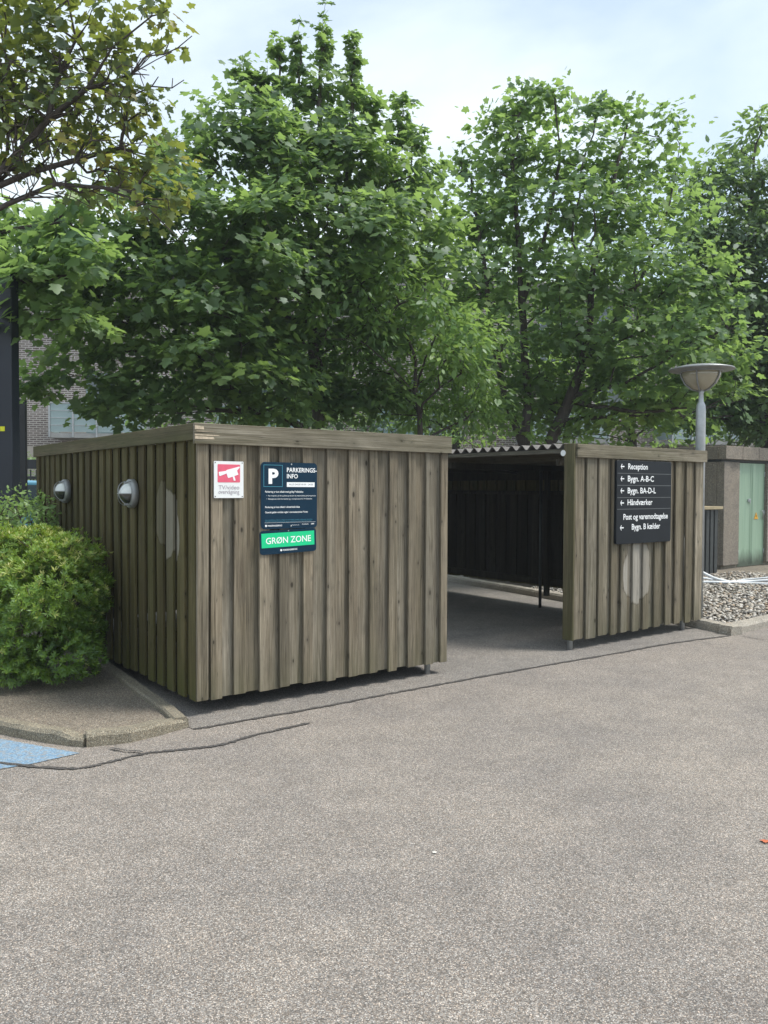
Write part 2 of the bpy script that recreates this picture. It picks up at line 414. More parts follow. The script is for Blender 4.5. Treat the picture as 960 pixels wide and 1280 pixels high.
M['leaf_azalea'] = mat_leaf('azalea_leaves', [(0.0, (0.050, 0.115, 0.020)), (0.5, (0.115, 0.225, 0.024)), (0.85, (0.24, 0.36, 0.034)), (1.0, (0.46, 0.47, 0.14))], trans=(0.35, 0.45, 0.02), tf=0.34)
M['leaf_weed'] = mat_leaf('weed_leaves', [(0.0, (0.09, 0.17, 0.04)), (0.6, (0.17, 0.28, 0.07)), (1.0, (0.28, 0.38, 0.12))], tf=0.4)

# ------------------------------------------------------------------ lettering
def text_mesh(body, x, z, height, width=None, y=0.0, bold=0.0, align='L', ref=None):
    """flat letters in local XZ; returns (verts, faces); height = cap height"""
    def curve(t):
        c = bpy.data.curves.new('t', 'FONT'); c.body = t; c.offset = bold; c.resolution_u = 3
        o = bpy.data.objects.new('t', c); COL.objects.link(o)
        dg = bpy.context.evaluated_depsgraph_get(); me = bpy.data.meshes.new_from_object(o.evaluated_get(dg))
        vs = [v.co.copy() for v in me.vertices]; fs = [tuple(p.vertices) for p in me.polygons]
        COL.objects.unlink(o); bpy.data.objects.remove(o); bpy.data.curves.remove(c); bpy.data.meshes.remove(me)
        return vs, fs
    vs, fs = curve(body)
    rv, _ = curve(ref or 'H')
    cap = max(v.y for v in rv) - 0
    x0 = min(v.x for v in vs); x1 = max(v.x for v in vs)
    sy = height / cap
    sx = sy if width is None else width / (x1 - x0)
    wd = (x1 - x0)*sx
    off = {'L': x, 'C': x - wd/2, 'R': x - wd}[align]
    return [(off + (v.x - x0)*sx, y, z + v.y*sy) for v in vs], fs
def text(parent, name, mat, items):
    for it in items:
        mb = MB(); vs, fs = text_mesh(**it); mb.add(vs, fs, 0.5)
        mb.build(name, mat, parent)
def rrect(x0, x1, z0, z1, r, n=5):
    pts = []
    for (cx, cz, a0) in ((x1-r, z1-r, 0), (x0+r, z1-r, 90), (x0+r, z0+r, 180), (x1-r, z0+r, 270)):
        for k in range(n+1):
            a = R(a0 + 90*k/n); pts.append((cx + r*math.cos(a), cz + r*math.sin(a)))
    return pts
def plate(mb, pts, y0, y1, r=0.5):
    """outline in XZ, thickness in Y (y0 = front, smaller)"""
    Mx = Matrix(((1,0,0,0),(0,0,1,0),(0,1,0,0),(0,0,0,1)))
    mb.prism(pts, y0, y1, r, Mx)

# ================================================================== GROUND
def sheet(name, pts, z, mat, sub=None):
    mb = MB(); mb.add([(p[0], p[1], z) for p in pts], [tuple(range(len(pts)))], 0.5)
    return mb.build(name, mat)
g = sheet('ground', [(-300, -60), (300, -60), (300, 500), (-300, 500)], 0.0, M['asphalt']); tag(g, kind='structure')

def thick(pts, t=0.07):
    mb = MB(); mb.prism(pts, 0.0, t, 0.5); return mb
# grey apron under and around the shelter
ap = [loc(-0.136,-0.25), loc(0.3,-0.268), loc(0.85,-0.288), loc(1.94,-0.278), loc(2.95,-0.286), loc(4.35,-0.329), loc(5.16,-0.342), loc(6.1,-0.455), loc(6.28,0.1), loc(6.7,2.3), loc(7.1,5.3), loc(7.1,6.2), loc(0.1,6.2), loc(0.07,2.2), loc(-0.14,-0.2)]
tag(sheet('pavement', ap, 0.004, M['asphalt_grey']), kind='structure')
# planting bed, left
bedp = [(-1.36,5.50), (-1.60,5.22), (-1.86,5.12), (-2.15,5.22), (-2.55,5.40), (-4.2,6.2), (-8,8.2), (-8,15), (-7.2,15.2), loc(0.30,6.2), loc(0.05,2.2)]
mbb = MB(); bedpts = [(p[0], p[1]) for p in bedp]
mbb.add([(x, y, 0.035) for x, y in bedpts], [tuple(range(len(bedpts)))], .5)
tag(mbb.build('planting_bed', M['bed_gravel']), kind='structure')
# soil behind shelter
tag(sheet('soil', [loc(0.3,6.2), loc(7.1,6.2), loc(12.0,6.6), loc(40,8), loc(60,40), loc(-20,40), (-8,15)], 0.012, M['soil']), kind='structure')
# pebble bed base, right
tag(sheet('pebble_bed', [loc(6.22,-0.42), loc(6.4,0.2), loc(6.8,2.2), loc(7.12,5.6), loc(12.6,5.0), loc(13.5,2.2), loc(13,-0.25)], 0.02, M['soil']), kind='structure')
tag(sheet('path', [loc(10.0,3.3), loc(10.6,2.75), loc(14,0.9), loc(18,1.2), loc(16,4.4), loc(12,4.6)], 0.045, M['bed_gravel']), kind='structure')

# blue painted marking
bp = MB(); bp.add([(-1.848,4.952,.004), (-2.049,4.761,.004), (-2.2,4.663,.004), (-3.3,4.9,.004), (-4.2,5.55,.004), (-3.6,5.78,.004), (-2.466,5.232,.004)], [tuple(range(7))[::-1]], .5)
tag(bp.build('blue_paint', M['blue_paint']), 'worn light blue painted patch on the asphalt by the broken kerb', 'road marking')

def strip(name, pts, wd, z, label):
    mb = MB(); P = []
    V_ = [Vector((p[0], p[1], 0)) for p in pts]
    for i in range(len(V_)-1):
        p0 = V_[max(i-1, 0)]; p1 = V_[i]; p2 = V_[i+1]; p3 = V_[min(i+2, len(V_)-1)]
        for k in range(18):
            t = k/18; P.append(.5*((2*p1) + (p2-p0)*t + (2*p0-5*p1+4*p2-p3)*t*t + (3*p1-p0-3*p2+p3)*t**3))
    P.append(Vector((pts[-1][0], pts[-1][1], 0)))
    vs = []
    for i, p in enumerate(P):
        d = (P[min(i+1, len(P)-1)] - P[max(0, i-1)]).normalized(); n = Vector((-d.y, d.x, 0))
        j = rnd.gauss(0, .004); w0 = wd*rnd.uniform(.45, 1.25)/2
        if i in (0, len(P)-1): w0 *= .3
        vs += [p + n*(w0+j) + Vector((0,0,z)), p - n*(w0-j) + Vector((0,0,z))]
    mb.add(vs, [(2*i, 2*i+1, 2*i+3, 2*i+2) for i in range(len(P)-1)], .5)
    o = mb.build(name, M['tar']); return tag(o, label, 'tar seam')
strip('tar_seam', [(-3.3,5.2), (-2.251,4.773), (-1.784,4.681), (-1.612,4.793), (-1.459,4.941), (-1.255,5.02), (-1.027,5.117), (-0.848,5.319), (-0.509,5.617)], .034, .006, 'curved tar sealed crack crossing the blue paint below the broken kerb')
strip('tar_seam', [(-1.693,5.03), (-1.58,4.985), (-1.464,4.956)], .022, .012, 'short tar sealed crack joining the curved one under the kerb corner')
strip('tar_seam', [(-1.273,5.457), (-1.134,5.542), (-0.91,5.71), (-0.468,6.019), (-0.057,6.342), (0.399,6.685), (1.215,7.291), (2.357,8.099), (3.007,8.573), (3.842,9.058)], .038, .006, 'long dark tar seam running in front of the wooden shelter')
strip('tar_seam', [(3.98,9.04), (4.137,8.777), (4.6,8.45), (5.6,7.9)], .020, .008, 'thin crack leaving the right kerb corner across the asphalt')

# kerbs
def kerb(pts, wd, h, label, mat, side=1, chip=0.0):
    """bevelled kerb stone along pts (outer ground line); body lies to the left (side=1) of the direction"""
    mb = MB(); P = [Vector((p[0], p[1], 0)) for p in pts]; Q = []
    for a, b in zip(P[:-1], P[1:]):
        n = max(2, int((b-a).length/.08))
        Q += [a.lerp(b, k/n) for k in range(n)]
    Q.append(P[-1]); vs = []
    for i, p in enumerate(Q):
        d = (Q[min(i+1, len(Q)-1)] - Q[max(0, i-1)]).normalized(); n = Vector((-d.y, d.x, 0))*side
        j = lambda: rnd.uniform(-1, 1)*.004
        hh = h + j() - (chip if i in (0, 1) else 0)
        vs += [p + n*j() + Vector((0,0,-.05)), p + n*(.004+j()) + Vector((0,0,hh*.72)), p + n*(.022+j()) + Vector((0,0,hh)), p + n*(wd-.012) + Vector((0,0,hh)), p + n*wd + Vector((0,0,hh-.012)), p + n*wd + Vector((0,0,-.05))]
    fs = []
    for i in range(len(Q)-1):
        for k in range(5):
            f = (i*6+k, (i+1)*6+k, (i+1)*6+k+1, i*6+k+1)
            fs.append(f if side > 0 else f[::-1])
    e = (len(Q)-1)*6
    fs += [tuple(range(6)), tuple(range(e, e+6))[::-1]]
    mb.add(vs, fs, .5, False)
    return tag(mb.build('kerb', mat), label, 'kerb')
kerb([(-1.312,5.500), (-1.43,5.72), (-1.70,6.13), (-2.1,6.76), (-2.60,7.54), (-3.2,8.5)], .105, .075, 'straight mossy concrete kerb running back beside the mossy shed wall', M['concrete_old'], 1)
kerb([(-1.318,5.495), (-1.45,5.335), (-1.60,5.165), (-1.848,5.065)], .11, .085, 'short concrete kerb edging the bed at the shed corner', M['concrete_old'], -1, .02)
kerb([(-1.875,5.062), (-2.135,5.153), (-2.514,5.334), (-3.2,5.69), (-4.2,6.2)], .11, .08, 'chipped concrete kerb running out of view behind the blue paint', M['concrete_old'], -1, .028)
kerb([loc(6.14,-.465), loc(6.25,-.03), loc(6.36,.45), loc(6.46,1.0)], .16, .10, 'pale kerb stone tucked behind the right panel foot at the pebble bed', M['concrete'], -1)
kerb([loc(6.475,1.02), loc(6.7,2.2), loc(6.9,3.6), loc(7.1,5.4)], .16, .10, 'kerb stones seen through the gap under the dark wall inside the shelter', M['concrete'], -1)
kerb([loc(6.165,-.475), loc(7.2,-.40), loc(8.2,-.33)], .17, .10, 'pale kerb stone in front of the pebbles at the right edge', M['concrete'], 1)
kerb([loc(8.22,-.328), loc(10.4,-.2)], .17, .10, 'next pale kerb stone further right along the pebble bed', M['concrete'], 1)

# ================================================================== SHED (left box) and SHELTER (right bay)
ZT, ZB = 2.075, 0.108
def boards(mb, a0, a1, plane, out, z0, z1, axis='x', over=None, pitch=.203, ow=.128, gap=.022):
    """board-on-board cladding. plane = coordinate of outer face of the outer boards, out = outward sign"""
    th = .024
    rects = []
    if over is None:
        over = []
        p = a0
        while p < a1 - .03:
            w_ = ow*rnd.uniform(.9, 1.1); over.append((p, min(a1, p+w_))); p += pitch*rnd.uniform(.96, 1.04)
    for (p, q) in over: rects.append((p, q-.006, plane, 0))
    for (p, q), (p2, q2) in zip(over[:-1], over[1:]):
        rects.append((q-.020, p2+.010, plane - out*(th+.007), 1))
    for (p, q, pl, lay) in rects:
        t = th*rnd.uniform(.92, 1.0); jz = rnd.uniform(-.010, .010) + (.004 if lay else 0); pl2 = pl - out*rnd.uniform(0, .004)*(1-lay)
        lo, hi = sorted((pl2, pl2 - out*t))
        sh = rnd.uniform(-.005, .005) if not lay else 0
        r = rnd.random()*(.75 if lay else 1.0)
        n = 9; vs = []
        ph = rnd.uniform(0, 6.3); am = rnd.uniform(.0005, .0022)
        for k in range(n):
            f = k/(n-1); z = (z0+jz) + (z1-z0-jz)*f; dx = sh*f + am*math.sin(ph+5*f); dy = am*math.sin(ph*2+4*f)*.8
            for (aa, bb) in ((p+dx, lo+dy), (q+dx, lo+dy), (q+dx, hi+dy), (p+dx, hi+dy)):
                vs.append((aa, bb, z) if axis == 'x' else (bb, aa, z))
        fl = axis != 'x'
        fs = []
        for k in range(n-1):
            for i in range(4):
                f_ = (k*4+i, k*4+(i+1) % 4, (k+1)*4+(i+1) % 4, (k+1)*4+i); fs.append(f_[::-1] if fl else f_)
        e = (n-1)*4; c0 = (0,3,2,1); c1 = (e, e+1, e+2, e+3)
        fs += [c0[::-1] if fl else c0, c1[::-1] if fl else c1]
        mb.add(vs, fs, r)

shed = empty('wooden_shed', ORG, YAW, 'boxy weathered board shed with two grey lamps and the parking signs', 'shed')
over_l = [(.006,.098),(.112,.206),(.294,.396),(.502,.590),(.671,.764),(.882,.972),(1.094,1.186),(1.306,1.398),(1.512,1.598),(1.708,1.800),(1.912,1.996),(2.105,2.196),(2.272,2.352)]
fw = MB(); boards(fw, 0, 2.352, 0.0, -1, ZB, ZT-.10, 'x', over_l); fw.build('front_wall', M['wood_front'], shed, .0022)
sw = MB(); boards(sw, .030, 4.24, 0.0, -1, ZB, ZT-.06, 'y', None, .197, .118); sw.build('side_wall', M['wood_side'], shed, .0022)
# inner sides / rear / passage side
iw = MB(); boards(iw, .03, 4.22, 2.352, 1, ZB, ZT-.06, 'y', None, .2, .12); iw.build('passage_wall', M['wood_post'], shed, .002)
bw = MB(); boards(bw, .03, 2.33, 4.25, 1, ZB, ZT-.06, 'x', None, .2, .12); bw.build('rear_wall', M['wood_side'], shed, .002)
mb = MB(); mb.box(-.024, 2.368, -.026, -.0015, ZT-.145, ZT, .55); mb.build('fascia', M['wood_rail'], shed, .003)
mb = MB(); mb.box(-.026, -.0015, .0, 4.25, ZT-.118, ZT-.001, .3); mb.build('side_fascia', M['wood_rail_side'], shed, .003)
# splintered pale scar at the corner of the fascia: raised slivers
mb = MB()
for (x0, x1, z0, z1) in ((.0,.17,ZT-.088,ZT-.078), (.0,.13,ZT-.112,ZT-.092), (.0,.05,ZT-.045,ZT-.02), (.012,.15,ZT-.060,ZT-.055)):
    mb.add([(x0-.02, -.031, z0), (x1, -.0275, z0+.002), (x1*.93, -.0275, z1-.003), (x0-.02, -.032, z1), (x0-.02, -.025, z0), (x1, -.025, z0), (x1*.93, -.025, z1-.003), (x0-.02, -.025, z1)],
           [(0,1,2,3), (4,7,6,5), (0,4,5,1), (1,5,6,2), (2,6,7,3), (3,7,4,0)], .9)
mb.build('splintered_scar', plain('fresh_wood', (0.50, 0.42, 0.31), .8, 0, .25, 60), shed)
for (s, u) in ((2.19,.08), (.9,1.2), (.3,4.1), (2.2,4.1)):
    mb = MB(); mb.tube([(s,u,0.0), (s,u,1.9)], .027, 14); mb.build('leg', M['galv'], shed)
mb = MB()   # inner framing rails
for z in (.45, 1.15, 1.85):
    mb.box(.115, 2.24, .066, .11, z, z+.07); mb.box(.066, .11, .12, 4.1, z, z+.07); mb.box(2.245, 2.288, .12, 4.1, z, z+.07)
mb.build('inner_frame', M['wood_inner'], shed)
def corr_sheet(x0, x1, y0, y1, z, wl=.146, amp=.026, step=8, th=.007, slope=0.0):
    mb = MB(); n = int((y1-y0)/wl*step); vs = []
    for k in range(n+1):
        y = y0 + (y1-y0)*k/n; zz = z + amp*math.cos(2*math.pi*(y-y0)/wl)
        vs += [(x0, y, zz), (x1, y, zz+slope), (x1, y, zz+slope-th), (x0, y, zz-th)]
    fs = []
    for k in range(n):
        a = k*4; b = a+4
        fs += [(a, a+1, b+1, b), (a+3, b+3, b+2, a+2), (a, b, b+3, a+3), (a+1, a+2, b+2, b+1)]
    fs += [(0,3,2,1), (n*4, n*4+1, n*4+2, n*4+3)]
    mb.add(vs, fs, .5); return mb
corr_sheet(.05, 2.30, .06, 4.2, 1.985).build('corrugated_roof', M['corr'], shed)

shel = empty('open_shelter', ORG, YAW, 'roofed shelter with dark open inside and hanging weathered board panel', 'shelter')
x0, x1 = 4.036, 6.305
over_r = [(4.042,4.183),(4.226,4.385),(4.418,4.565),(4.623,4.722),(4.792,4.90),(4.992,5.105),(5.176,5.285),(5.380,5.495),(5.582,5.690),(5.758,5.87),(5.968,6.075),(6.155,6.303)]
fw = MB(); boards(fw, x0, x1, 0.0, -1, ZB, ZT-.10, 'x', over_r); fw.build('front_panel', M['wood_panel'], shel, .0022)
mb = MB(); mb.box(4.040, 6.335, -.026, -.0015, ZT-.135, ZT, .6); mb.build('fascia', M['wood_rail'], shel, .003)
mb = MB(); mb.box(4.012, 4.034, -.004, .128, ZB-.004, ZT+.004, .35); mb.build('end_board', M['wood_post'], shel, .003)
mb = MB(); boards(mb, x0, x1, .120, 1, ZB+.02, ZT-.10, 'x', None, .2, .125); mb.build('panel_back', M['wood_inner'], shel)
rw = MB()
# right wall: boards from 0.3 to 1.52, rails, upper boards behind
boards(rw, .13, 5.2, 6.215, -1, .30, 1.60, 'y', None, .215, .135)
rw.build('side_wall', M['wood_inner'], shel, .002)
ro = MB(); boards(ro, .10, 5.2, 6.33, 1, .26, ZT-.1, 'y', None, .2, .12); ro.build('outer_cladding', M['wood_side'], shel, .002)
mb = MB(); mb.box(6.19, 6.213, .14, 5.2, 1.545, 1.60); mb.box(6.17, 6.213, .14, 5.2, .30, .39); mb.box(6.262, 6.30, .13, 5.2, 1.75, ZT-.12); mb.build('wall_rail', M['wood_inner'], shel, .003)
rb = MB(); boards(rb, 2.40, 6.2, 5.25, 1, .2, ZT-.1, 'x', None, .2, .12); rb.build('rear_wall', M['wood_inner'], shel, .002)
for (s, u) in ((4.055,.064), (6.02,.07)):
    mb = MB(); mb.tube([(s,u,0.0), (s,u,1.2)], .027, 14); mb.build('leg', M['galv'], shel)
corr_sheet(4.02, 6.32, .135, 5.2, 2.062).build('corrugated_roof', M['corr'], shel)
mb = MB(); mb.box(4.028, 4.075, .14, 5.2, 1.985, 2.028, .6); mb.build('eave_beam', M['beam'], shel, .003)
for s in (4.75, 5.5, 6.22):
    mb = MB(); mb.box(s, s+.045, .14, 5.2, 1.935, 2.03, .3); mb.build('purlin', M['beam'], shel, .003)
for u in (.20, 1.85, 3.5, 5.05):
    mb = MB(); mb.box(4.03, 6.24, u, u+.05, 1.86, 1.932, .2); mb.build('rafter', M['wood_inner'], shel, .003)
mb = MB(); mb.tube([(4.25, 1.9, 1.90), (5.9, 2.6, 1.84)], .022, 8); mb.build('brace', M['wood_inner'], shel)
mb = MB(); mb.tube([(6.018, 2.243, 0.0), (6.018, 2.243, 1.93)], .021, 12); mb.build('steel_post', M['steel_dark'], shel)
mb = MB(); mb.box(6.10, 6.165, 2.20, 2.26, .16, 1.93, .4); mb.build('wall_post', M['wood_inner'], shel, .003)
mb = MB(); mb.tube([(4.045, .136, 1.985), (4.005, .136, 1.985)], .030, 20); mb.build('white_end_cap', M['white'], shel)
# passage roof closing board at the rear is left open to the sky

# ------------------------------------------------------------------ wall lamps
def wall_lamp(u, z, label, small=1.0):
    t = empty('wall_lamp', loc(-.004, u, z), YAW, label, 'wall lamp', 'round bulkhead lamps on the mossy wall')
    Mx = Matrix.Rotation(-math.pi/2, 4, 'Y')   # lathe z -> local -x (outward)
    b = MB(); b.lathe([(0,.0),(.112,.0),(.118,.006),(.118,.040),(.108,.050),(.086,.052),(.084,.046),(0,.046)], 40, M=Mx); b.build('housing', M['lamp_grey'], t)
    def dome(z0, z1):
        b = MB(); vs = []; fs = []; n = 16; m = 10
        a0, a1 = (0, math.pi) if z0 >= 0 else (math.pi, 2*math.pi)
        for i in range(m+1):
            ph = (math.pi/2)*i/m
            for k in range(n+1):
                a = a0 + (a1-a0)*k/n; rr = .084*math.cos(ph)
                vs.append((-(.045 + .075*math.sin(ph)), rr*math.cos(a), rr*math.sin(a)))
        for i in range(m):
            for k in range(n): fs.append((i*(n+1)+k, (i+1)*(n+1)+k, (i+1)*(n+1)+k+1, i*(n+1)+k+1))
        b.add(vs, fs, .5, True); return b
    dome(0, 1).build('glass_dome', M['lamp_glass'], t)
    dome(-1, 0).build('lower_dome', M['lamp_glass_dark'], t)  # pale upper, dark lower half: sky and ground reflection painted in
    b = MB()   # horizontal fin
    pts = [(-(.045 + .088*math.sin(a)), .100*math.cos(a)) for a in [math.pi*k/18 for k in range(19)]]
    pin = [(-(.045 + .078*math.sin(a)), .086*math.cos(a)) for a in [math.pi*k/18 for k in range(18, -1, -1)]]
    b.prism(pts + pin, -.003, .003, .5)
    b.build('fin', M['lamp_grey'], t)
    b = MB()
    for ang in (-42, 42):
        P = []
        for k in range(15):
            a = math.pi*k/14
            P.append((-(.045 + .084*math.sin(a)), .088*math.cos(a)*math.sin(R(ang)) , .098*math.cos(a)))
        b.tube(P, .0035, 6)
    b.tube([(-(.047), .096*math.cos(a), .096*math.sin(a)) for a in [2*math.pi*k/28 for k in range(29)]], .008, 6, cap=False)
    b.build('cage', M['lamp_grey'], t)
    for a in (60, 300):
        b = MB(); y, z_ = .104*math.cos(R(a)), .104*math.sin(R(a)); b.box(-.062, -.02, y-.012, y+.012, z_-.010, z_+.010); b.build('clip', M['lamp_grey'], t, .002)
    return t
wall_lamp(1.20, 1.574, 'round grey bulkhead lamp nearer the shed corner, larger in view')
wall_lamp(3.04, 1.585, 'round grey bulkhead lamp farther back, above the weedy shrub')

# ------------------------------------------------------------------ signs on the left box
def screws(parent, pts, mat='groove', r=.005, y=-.004):
    for (x, z) in pts:
        b = MB(); b.lathe([(0, .003), (r*.7, .003), (r, .001), (r, 0)], 12, M=Matrix.Translation((x, y, z)) @ Matrix.Rotation(math.pi/2, 4, 'X')); b.build('screw', M[mat], parent)

tv = empty('surveillance_sign', loc(.133, -.003, 1.550), YAW, 'small white sign with faded red camera picture, left of the parking board', 'sign')
W_, H_ = .232, .263
b = MB(); plate(b, rrect(0, W_, 0, H_, .006), -.004, 0); b.build('plate', M['white'], tv)
b = MB(); plate(b, rrect(.028, W_-.028, .112, H_-.022, .005), -.0052, -.0042); b.build('red_field', M['red_sign'], tv)
def cam_poly(b, pts, y=-.0064):
    plate(b, pts, y, y+.001)
fx = lambda a: .012 + (a-150)/(720)*W_*1.0 - .012     # from the enlarged crop
fz = lambda q: (1000-q)/(890)*H_
b = MB()
cam_poly(b, [(fx(a), fz(q)) for a, q in ((262,372),(430,345),(470,315),(768,232),(772,258),(705,335),(742,430),(500,515),(478,495),(452,405),(300,468),(272,460))])
cam_poly(b, [(fx(a), fz(q)) for a, q in ((598,480),(640,468),(672,575),(626,578))], -.0068)
b.build('camera_picture', M['white_txt'], tv)
text(tv, 'lettering', M['grey_txt'], [dict(body='TV/video', x=.034, z=.062, height=.029, width=.164, y=-.0052, bold=.004),
                                      dict(body='overvågning', x=.034, z=.030, height=.020, width=.164, y=-.0052, bold=.004, ref='o')])
screws(tv, ((.010,.012), (W_-.010,.010), (.010,H_-.010), (W_-.010,H_-.010)), 'black', .004)

pk = empty('parking_sign', loc(.508, -.003, 1.318), YAW, 'tall navy parking information board with white P above the green zone plate', 'sign')
W_, H_ = .487, .497
b = MB(); plate(b, rrect(0, W_, 0, H_, .03), -.004, 0); b.build('plate', M['navy'], pk)
S = lambda px: px/686*W_            # crop px -> metres (board is 70..756 wide, 80..880 high)
Zs = lambda py: (880-py)/800*H_
b = MB()
bx0, bx1, bz0, bz1 = S(30), S(256), Zs(375), Zs(112); lw = .0032
for q in ((bx0,bx1,bz1-lw,bz1), (bx0,bx1,bz0,bz0+lw), (bx0,bx0+lw,bz0+lw,bz1-lw), (bx1-lw,bx1,bz0+lw,bz1-lw)):
    plate(b, [(q[0],q[2]),(q[1],q[2]),(q[1],q[3]),(q[0],q[3])], -.0052, -.0041)
b.build('square_outline', M['cyan_line'], pk)
b = MB(); plate(b, [(S(308),Zs(375)),(S(654),Zs(375)),(S(654),Zs(318)),(S(308),Zs(318))], -.0052, -.0041); b.build('white_bar', M['white_txt'], pk)
Tt = lambda s_, x, yb, yt, x2, bold=0.0, ref=None: dict(body=s_, x=S(x-70), z=Zs(yb), height=Zs(yt)-Zs(yb), width=S(x2-x), y=-.0056, bold=bold, ref=ref)
text(pk, 'letter_p', M['white_txt'], [Tt('P', 158, 330, 158, 276, .045)])
text(pk, 'heading', M['white_txt'], [Tt('PARKERINGS-', 378, 195, 142, 750, .018), Tt('INFO', 378, 270, 218, 512, .018)])
text(pk, 'bar_lettering', M['groove'], [dict(body='ALLE DAGE 00.00 - 24.00', x=S(334), z=Zs(354), height=Zs(334)-Zs(354), width=S(300), y=-.0056, bold=.0)])
text(pk, 'rules_lettering', M['white_txt'], [
    Tt('Parkering er kun tilladt med gyldig P-tilladelse', 118, 444, 422, 580, .012),
    Tt('•  Kør indenfor på din p-plads og aktiver din elektroniske parkering straks', 135, 489, 474, 738, 0),
    Tt('•  Besøgende skal henvende sig i receptionen for P-tilladelse', 135, 527, 512, 690, 0),
    Tt('Parkering er kun tilladt i afmærkede båse', 118, 628, 606, 538, .012),
    Tt('Generelt gælder området regler i overensstemmelse P-loven', 118, 690, 668, 638, .012)])
text(pk, 'small_print', M['cyan_line'], [Tt('Ved overtrædelse af reglerne pålægges en kontrolafgift i henhold til skiltningen på området', 118, 778, 768, 695, 0),
                                         Tt('Området kontrolleres hele døgnet og der tages billeder af køretøjet ved kontrol', 118, 797, 787, 680, 0)])
b = MB()
for (cx, cz) in ((S(128-70), Zs(842)),):
    ring = [(cx+.0085*math.cos(R(a)), cz+.0085*math.sin(R(a))) for a in range(0, 360, 24)]; plate(b, ring, -.0056, -.0042)
plate(b, [(S(112-70),Zs(806)),(S(735-70),Zs(806)),(S(735-70),Zs(804)),(S(112-70),Zs(804))], -.0052, -.0042)
b.build('footer_mark', M['white_txt'], pk)
text(pk, 'footer_lettering', M['white_txt'], [Tt('PARKERINGSSERVICE', 148, 850, 832, 320, .02), Tt('www.p-service.dk', 425, 843, 832, 530, 0), Tt('70 20 00 30', 562, 838, 826, 645, .01), Tt('DPF', 680, 838, 822, 718, .03)])
screws(pk, ((S(365), Zs(102)), (S(360), Zs(852))), 'galv', .006)

gz = empty('green_zone_sign', loc(.500, -.004, 1.126), YAW, 'wide navy plate with bright green field reading grøn zone', 'sign')
gz.rotation_euler = (0, R(-1.6), YAW)
W_, H_ = .490, .178
b = MB(); plate(b, rrect(0, W_, 0, H_, .026), -.004, 0); b.build('plate', M['navy'], gz)
b = MB(); plate(b, [(.014,.050),(W_-.018,.050),(W_-.018,.158),(.014,.158)], -.0052, -.0042); b.build('green_field', M['green_sign'], gz)
text(gz, 'lettering', M['white_txt'], [dict(body='GRØN ZONE', x=.050, z=.079, height=.046, width=.392, y=-.0058, bold=.012)])
ring = [(.178+.0085*math.cos(R(a)), .026+.0085*math.sin(R(a))) for a in range(0, 360, 24)]
b = MB(); plate(b, ring, -.0056, -.0042); b.build('footer_mark', M['white_txt'], gz)
text(gz, 'footer_lettering', M['white_txt'], [dict(body='PARKERINGSSERVICE', x=.192, z=.020, height=.0115, width=.125, y=-.0056, bold=.02)])
screws(gz, ((W_/2, .168),), 'galv', .005)

# direction sign on the right panel
ds = empty('direction_sign', loc(4.652, -.002, 1.048), YAW, 'large black direction board with white arrows and Danish place names', 'sign')
W_, H_ = .968, .880
b = MB(); plate(b, rrect(0, W_, 0, H_, .028), -.030, 0); b.build('board', M['sign_black'], ds, .003)
DX = lambda a: (a-45)/(855-45)*W_*1.0 + .010*0
row = [1.0, .822, .644, .470, .2983]      # separators as fraction of height
DZ = lambda f_: f_*H_
b = MB()
for f_ in (.845, .702, .556, .418):
    plate(b, [(.012, DZ(f_)-.004), (W_-.012, DZ(f_)-.004), (W_-.012, DZ(f_)+.003), (.012, DZ(f_)+.003)], -.0312, -.0302)
b.build('divider', M['groove'], ds)
T2 = lambda s_, x0, x1, zf: dict(body=s_, x=x0*W_, z=DZ(zf), height=.060, width=(x1-x0)*W_, y=-.0316, bold=.016)
text(ds, 'lettering', M['white_txt'], [T2('Reception', .195, .545, .896), T2('Bygn. A-B-C', .190, .660, .750), T2('Bygn. BA-D-L', .190, .700, .607),
     T2('Håndværker', .190, .640, .466), T2('Post og varemodtagelse', .120, .935, .292), T2('Bygn. B kælder', .270, .790, .170)])
for zf in (.925, .780, .637, .492, .196):
    b = MB(); cx, cz = .065*W_, DZ(zf); a = .034; h = .006
    plate(b, [(cx, cz), (cx+a*.55, cz+a*.8), (cx+a*.78, cz+a*.8), (cx+a*.42, cz+h), (cx+a*1.75, cz+h), (cx+a*1.75, cz-h), (cx+a*.42, cz-h), (cx+a*.78, cz-a*.8), (cx+a*.55, cz-a*.8)], -.0318, -.0303)
    b.build('arrow', M['white_txt'], ds)

# ================================================================== LAMP POST
lp = empty('street_lamp', (3.735, 9.70, 0), 0, 'galvanised lamp post with wide flat dish over a dusty glass bowl', 'street lamp')
b = MB(); b.lathe([(0,0),(.056,0),(.056,2.55),(.050,2.62),(.030,2.66),(.026,2.76),(.040,2.79),(0,2.80)], 24); b.build('pole', M['galv'], lp)
b = MB(); b.lathe([(.038,2.79),(.10,2.81),(.17,2.87),(.215,2.95),(.228,3.02),(0,3.03)], 36); b.build('glass_bowl', M['bowl_glass'], lp)
b = MB(); b.lathe([(.225,3.015),(.30,3.022),(.365,3.028),(.372,3.036),(.365,3.046),(.25,3.075),(.10,3.09),(0,3.092)], 48); b.build('dish', M['lamp_grey'], lp)
b = MB()
for k in range(5):
    a = R(20 + 72*k)
    b.tube([(r_*math.cos(a), r_*math.sin(a), z_) for r_, z_ in ((.036,2.785),(.108,2.805),(.178,2.865),(.224,2.95),(.236,3.02),(.29,3.024))], .009, 6)
b.tube([(.036*math.cos(R(t)), .036*math.sin(R(t)), 2.79) for t in range(0, 361, 30)], .012, 6)
b.tube([(.232*math.cos(R(t)), .232*math.sin(R(t)), 3.012) for t in range(0, 361, 15)], .010, 6)
b.build('bowl_bracket', M['lamp_grey'], lp)

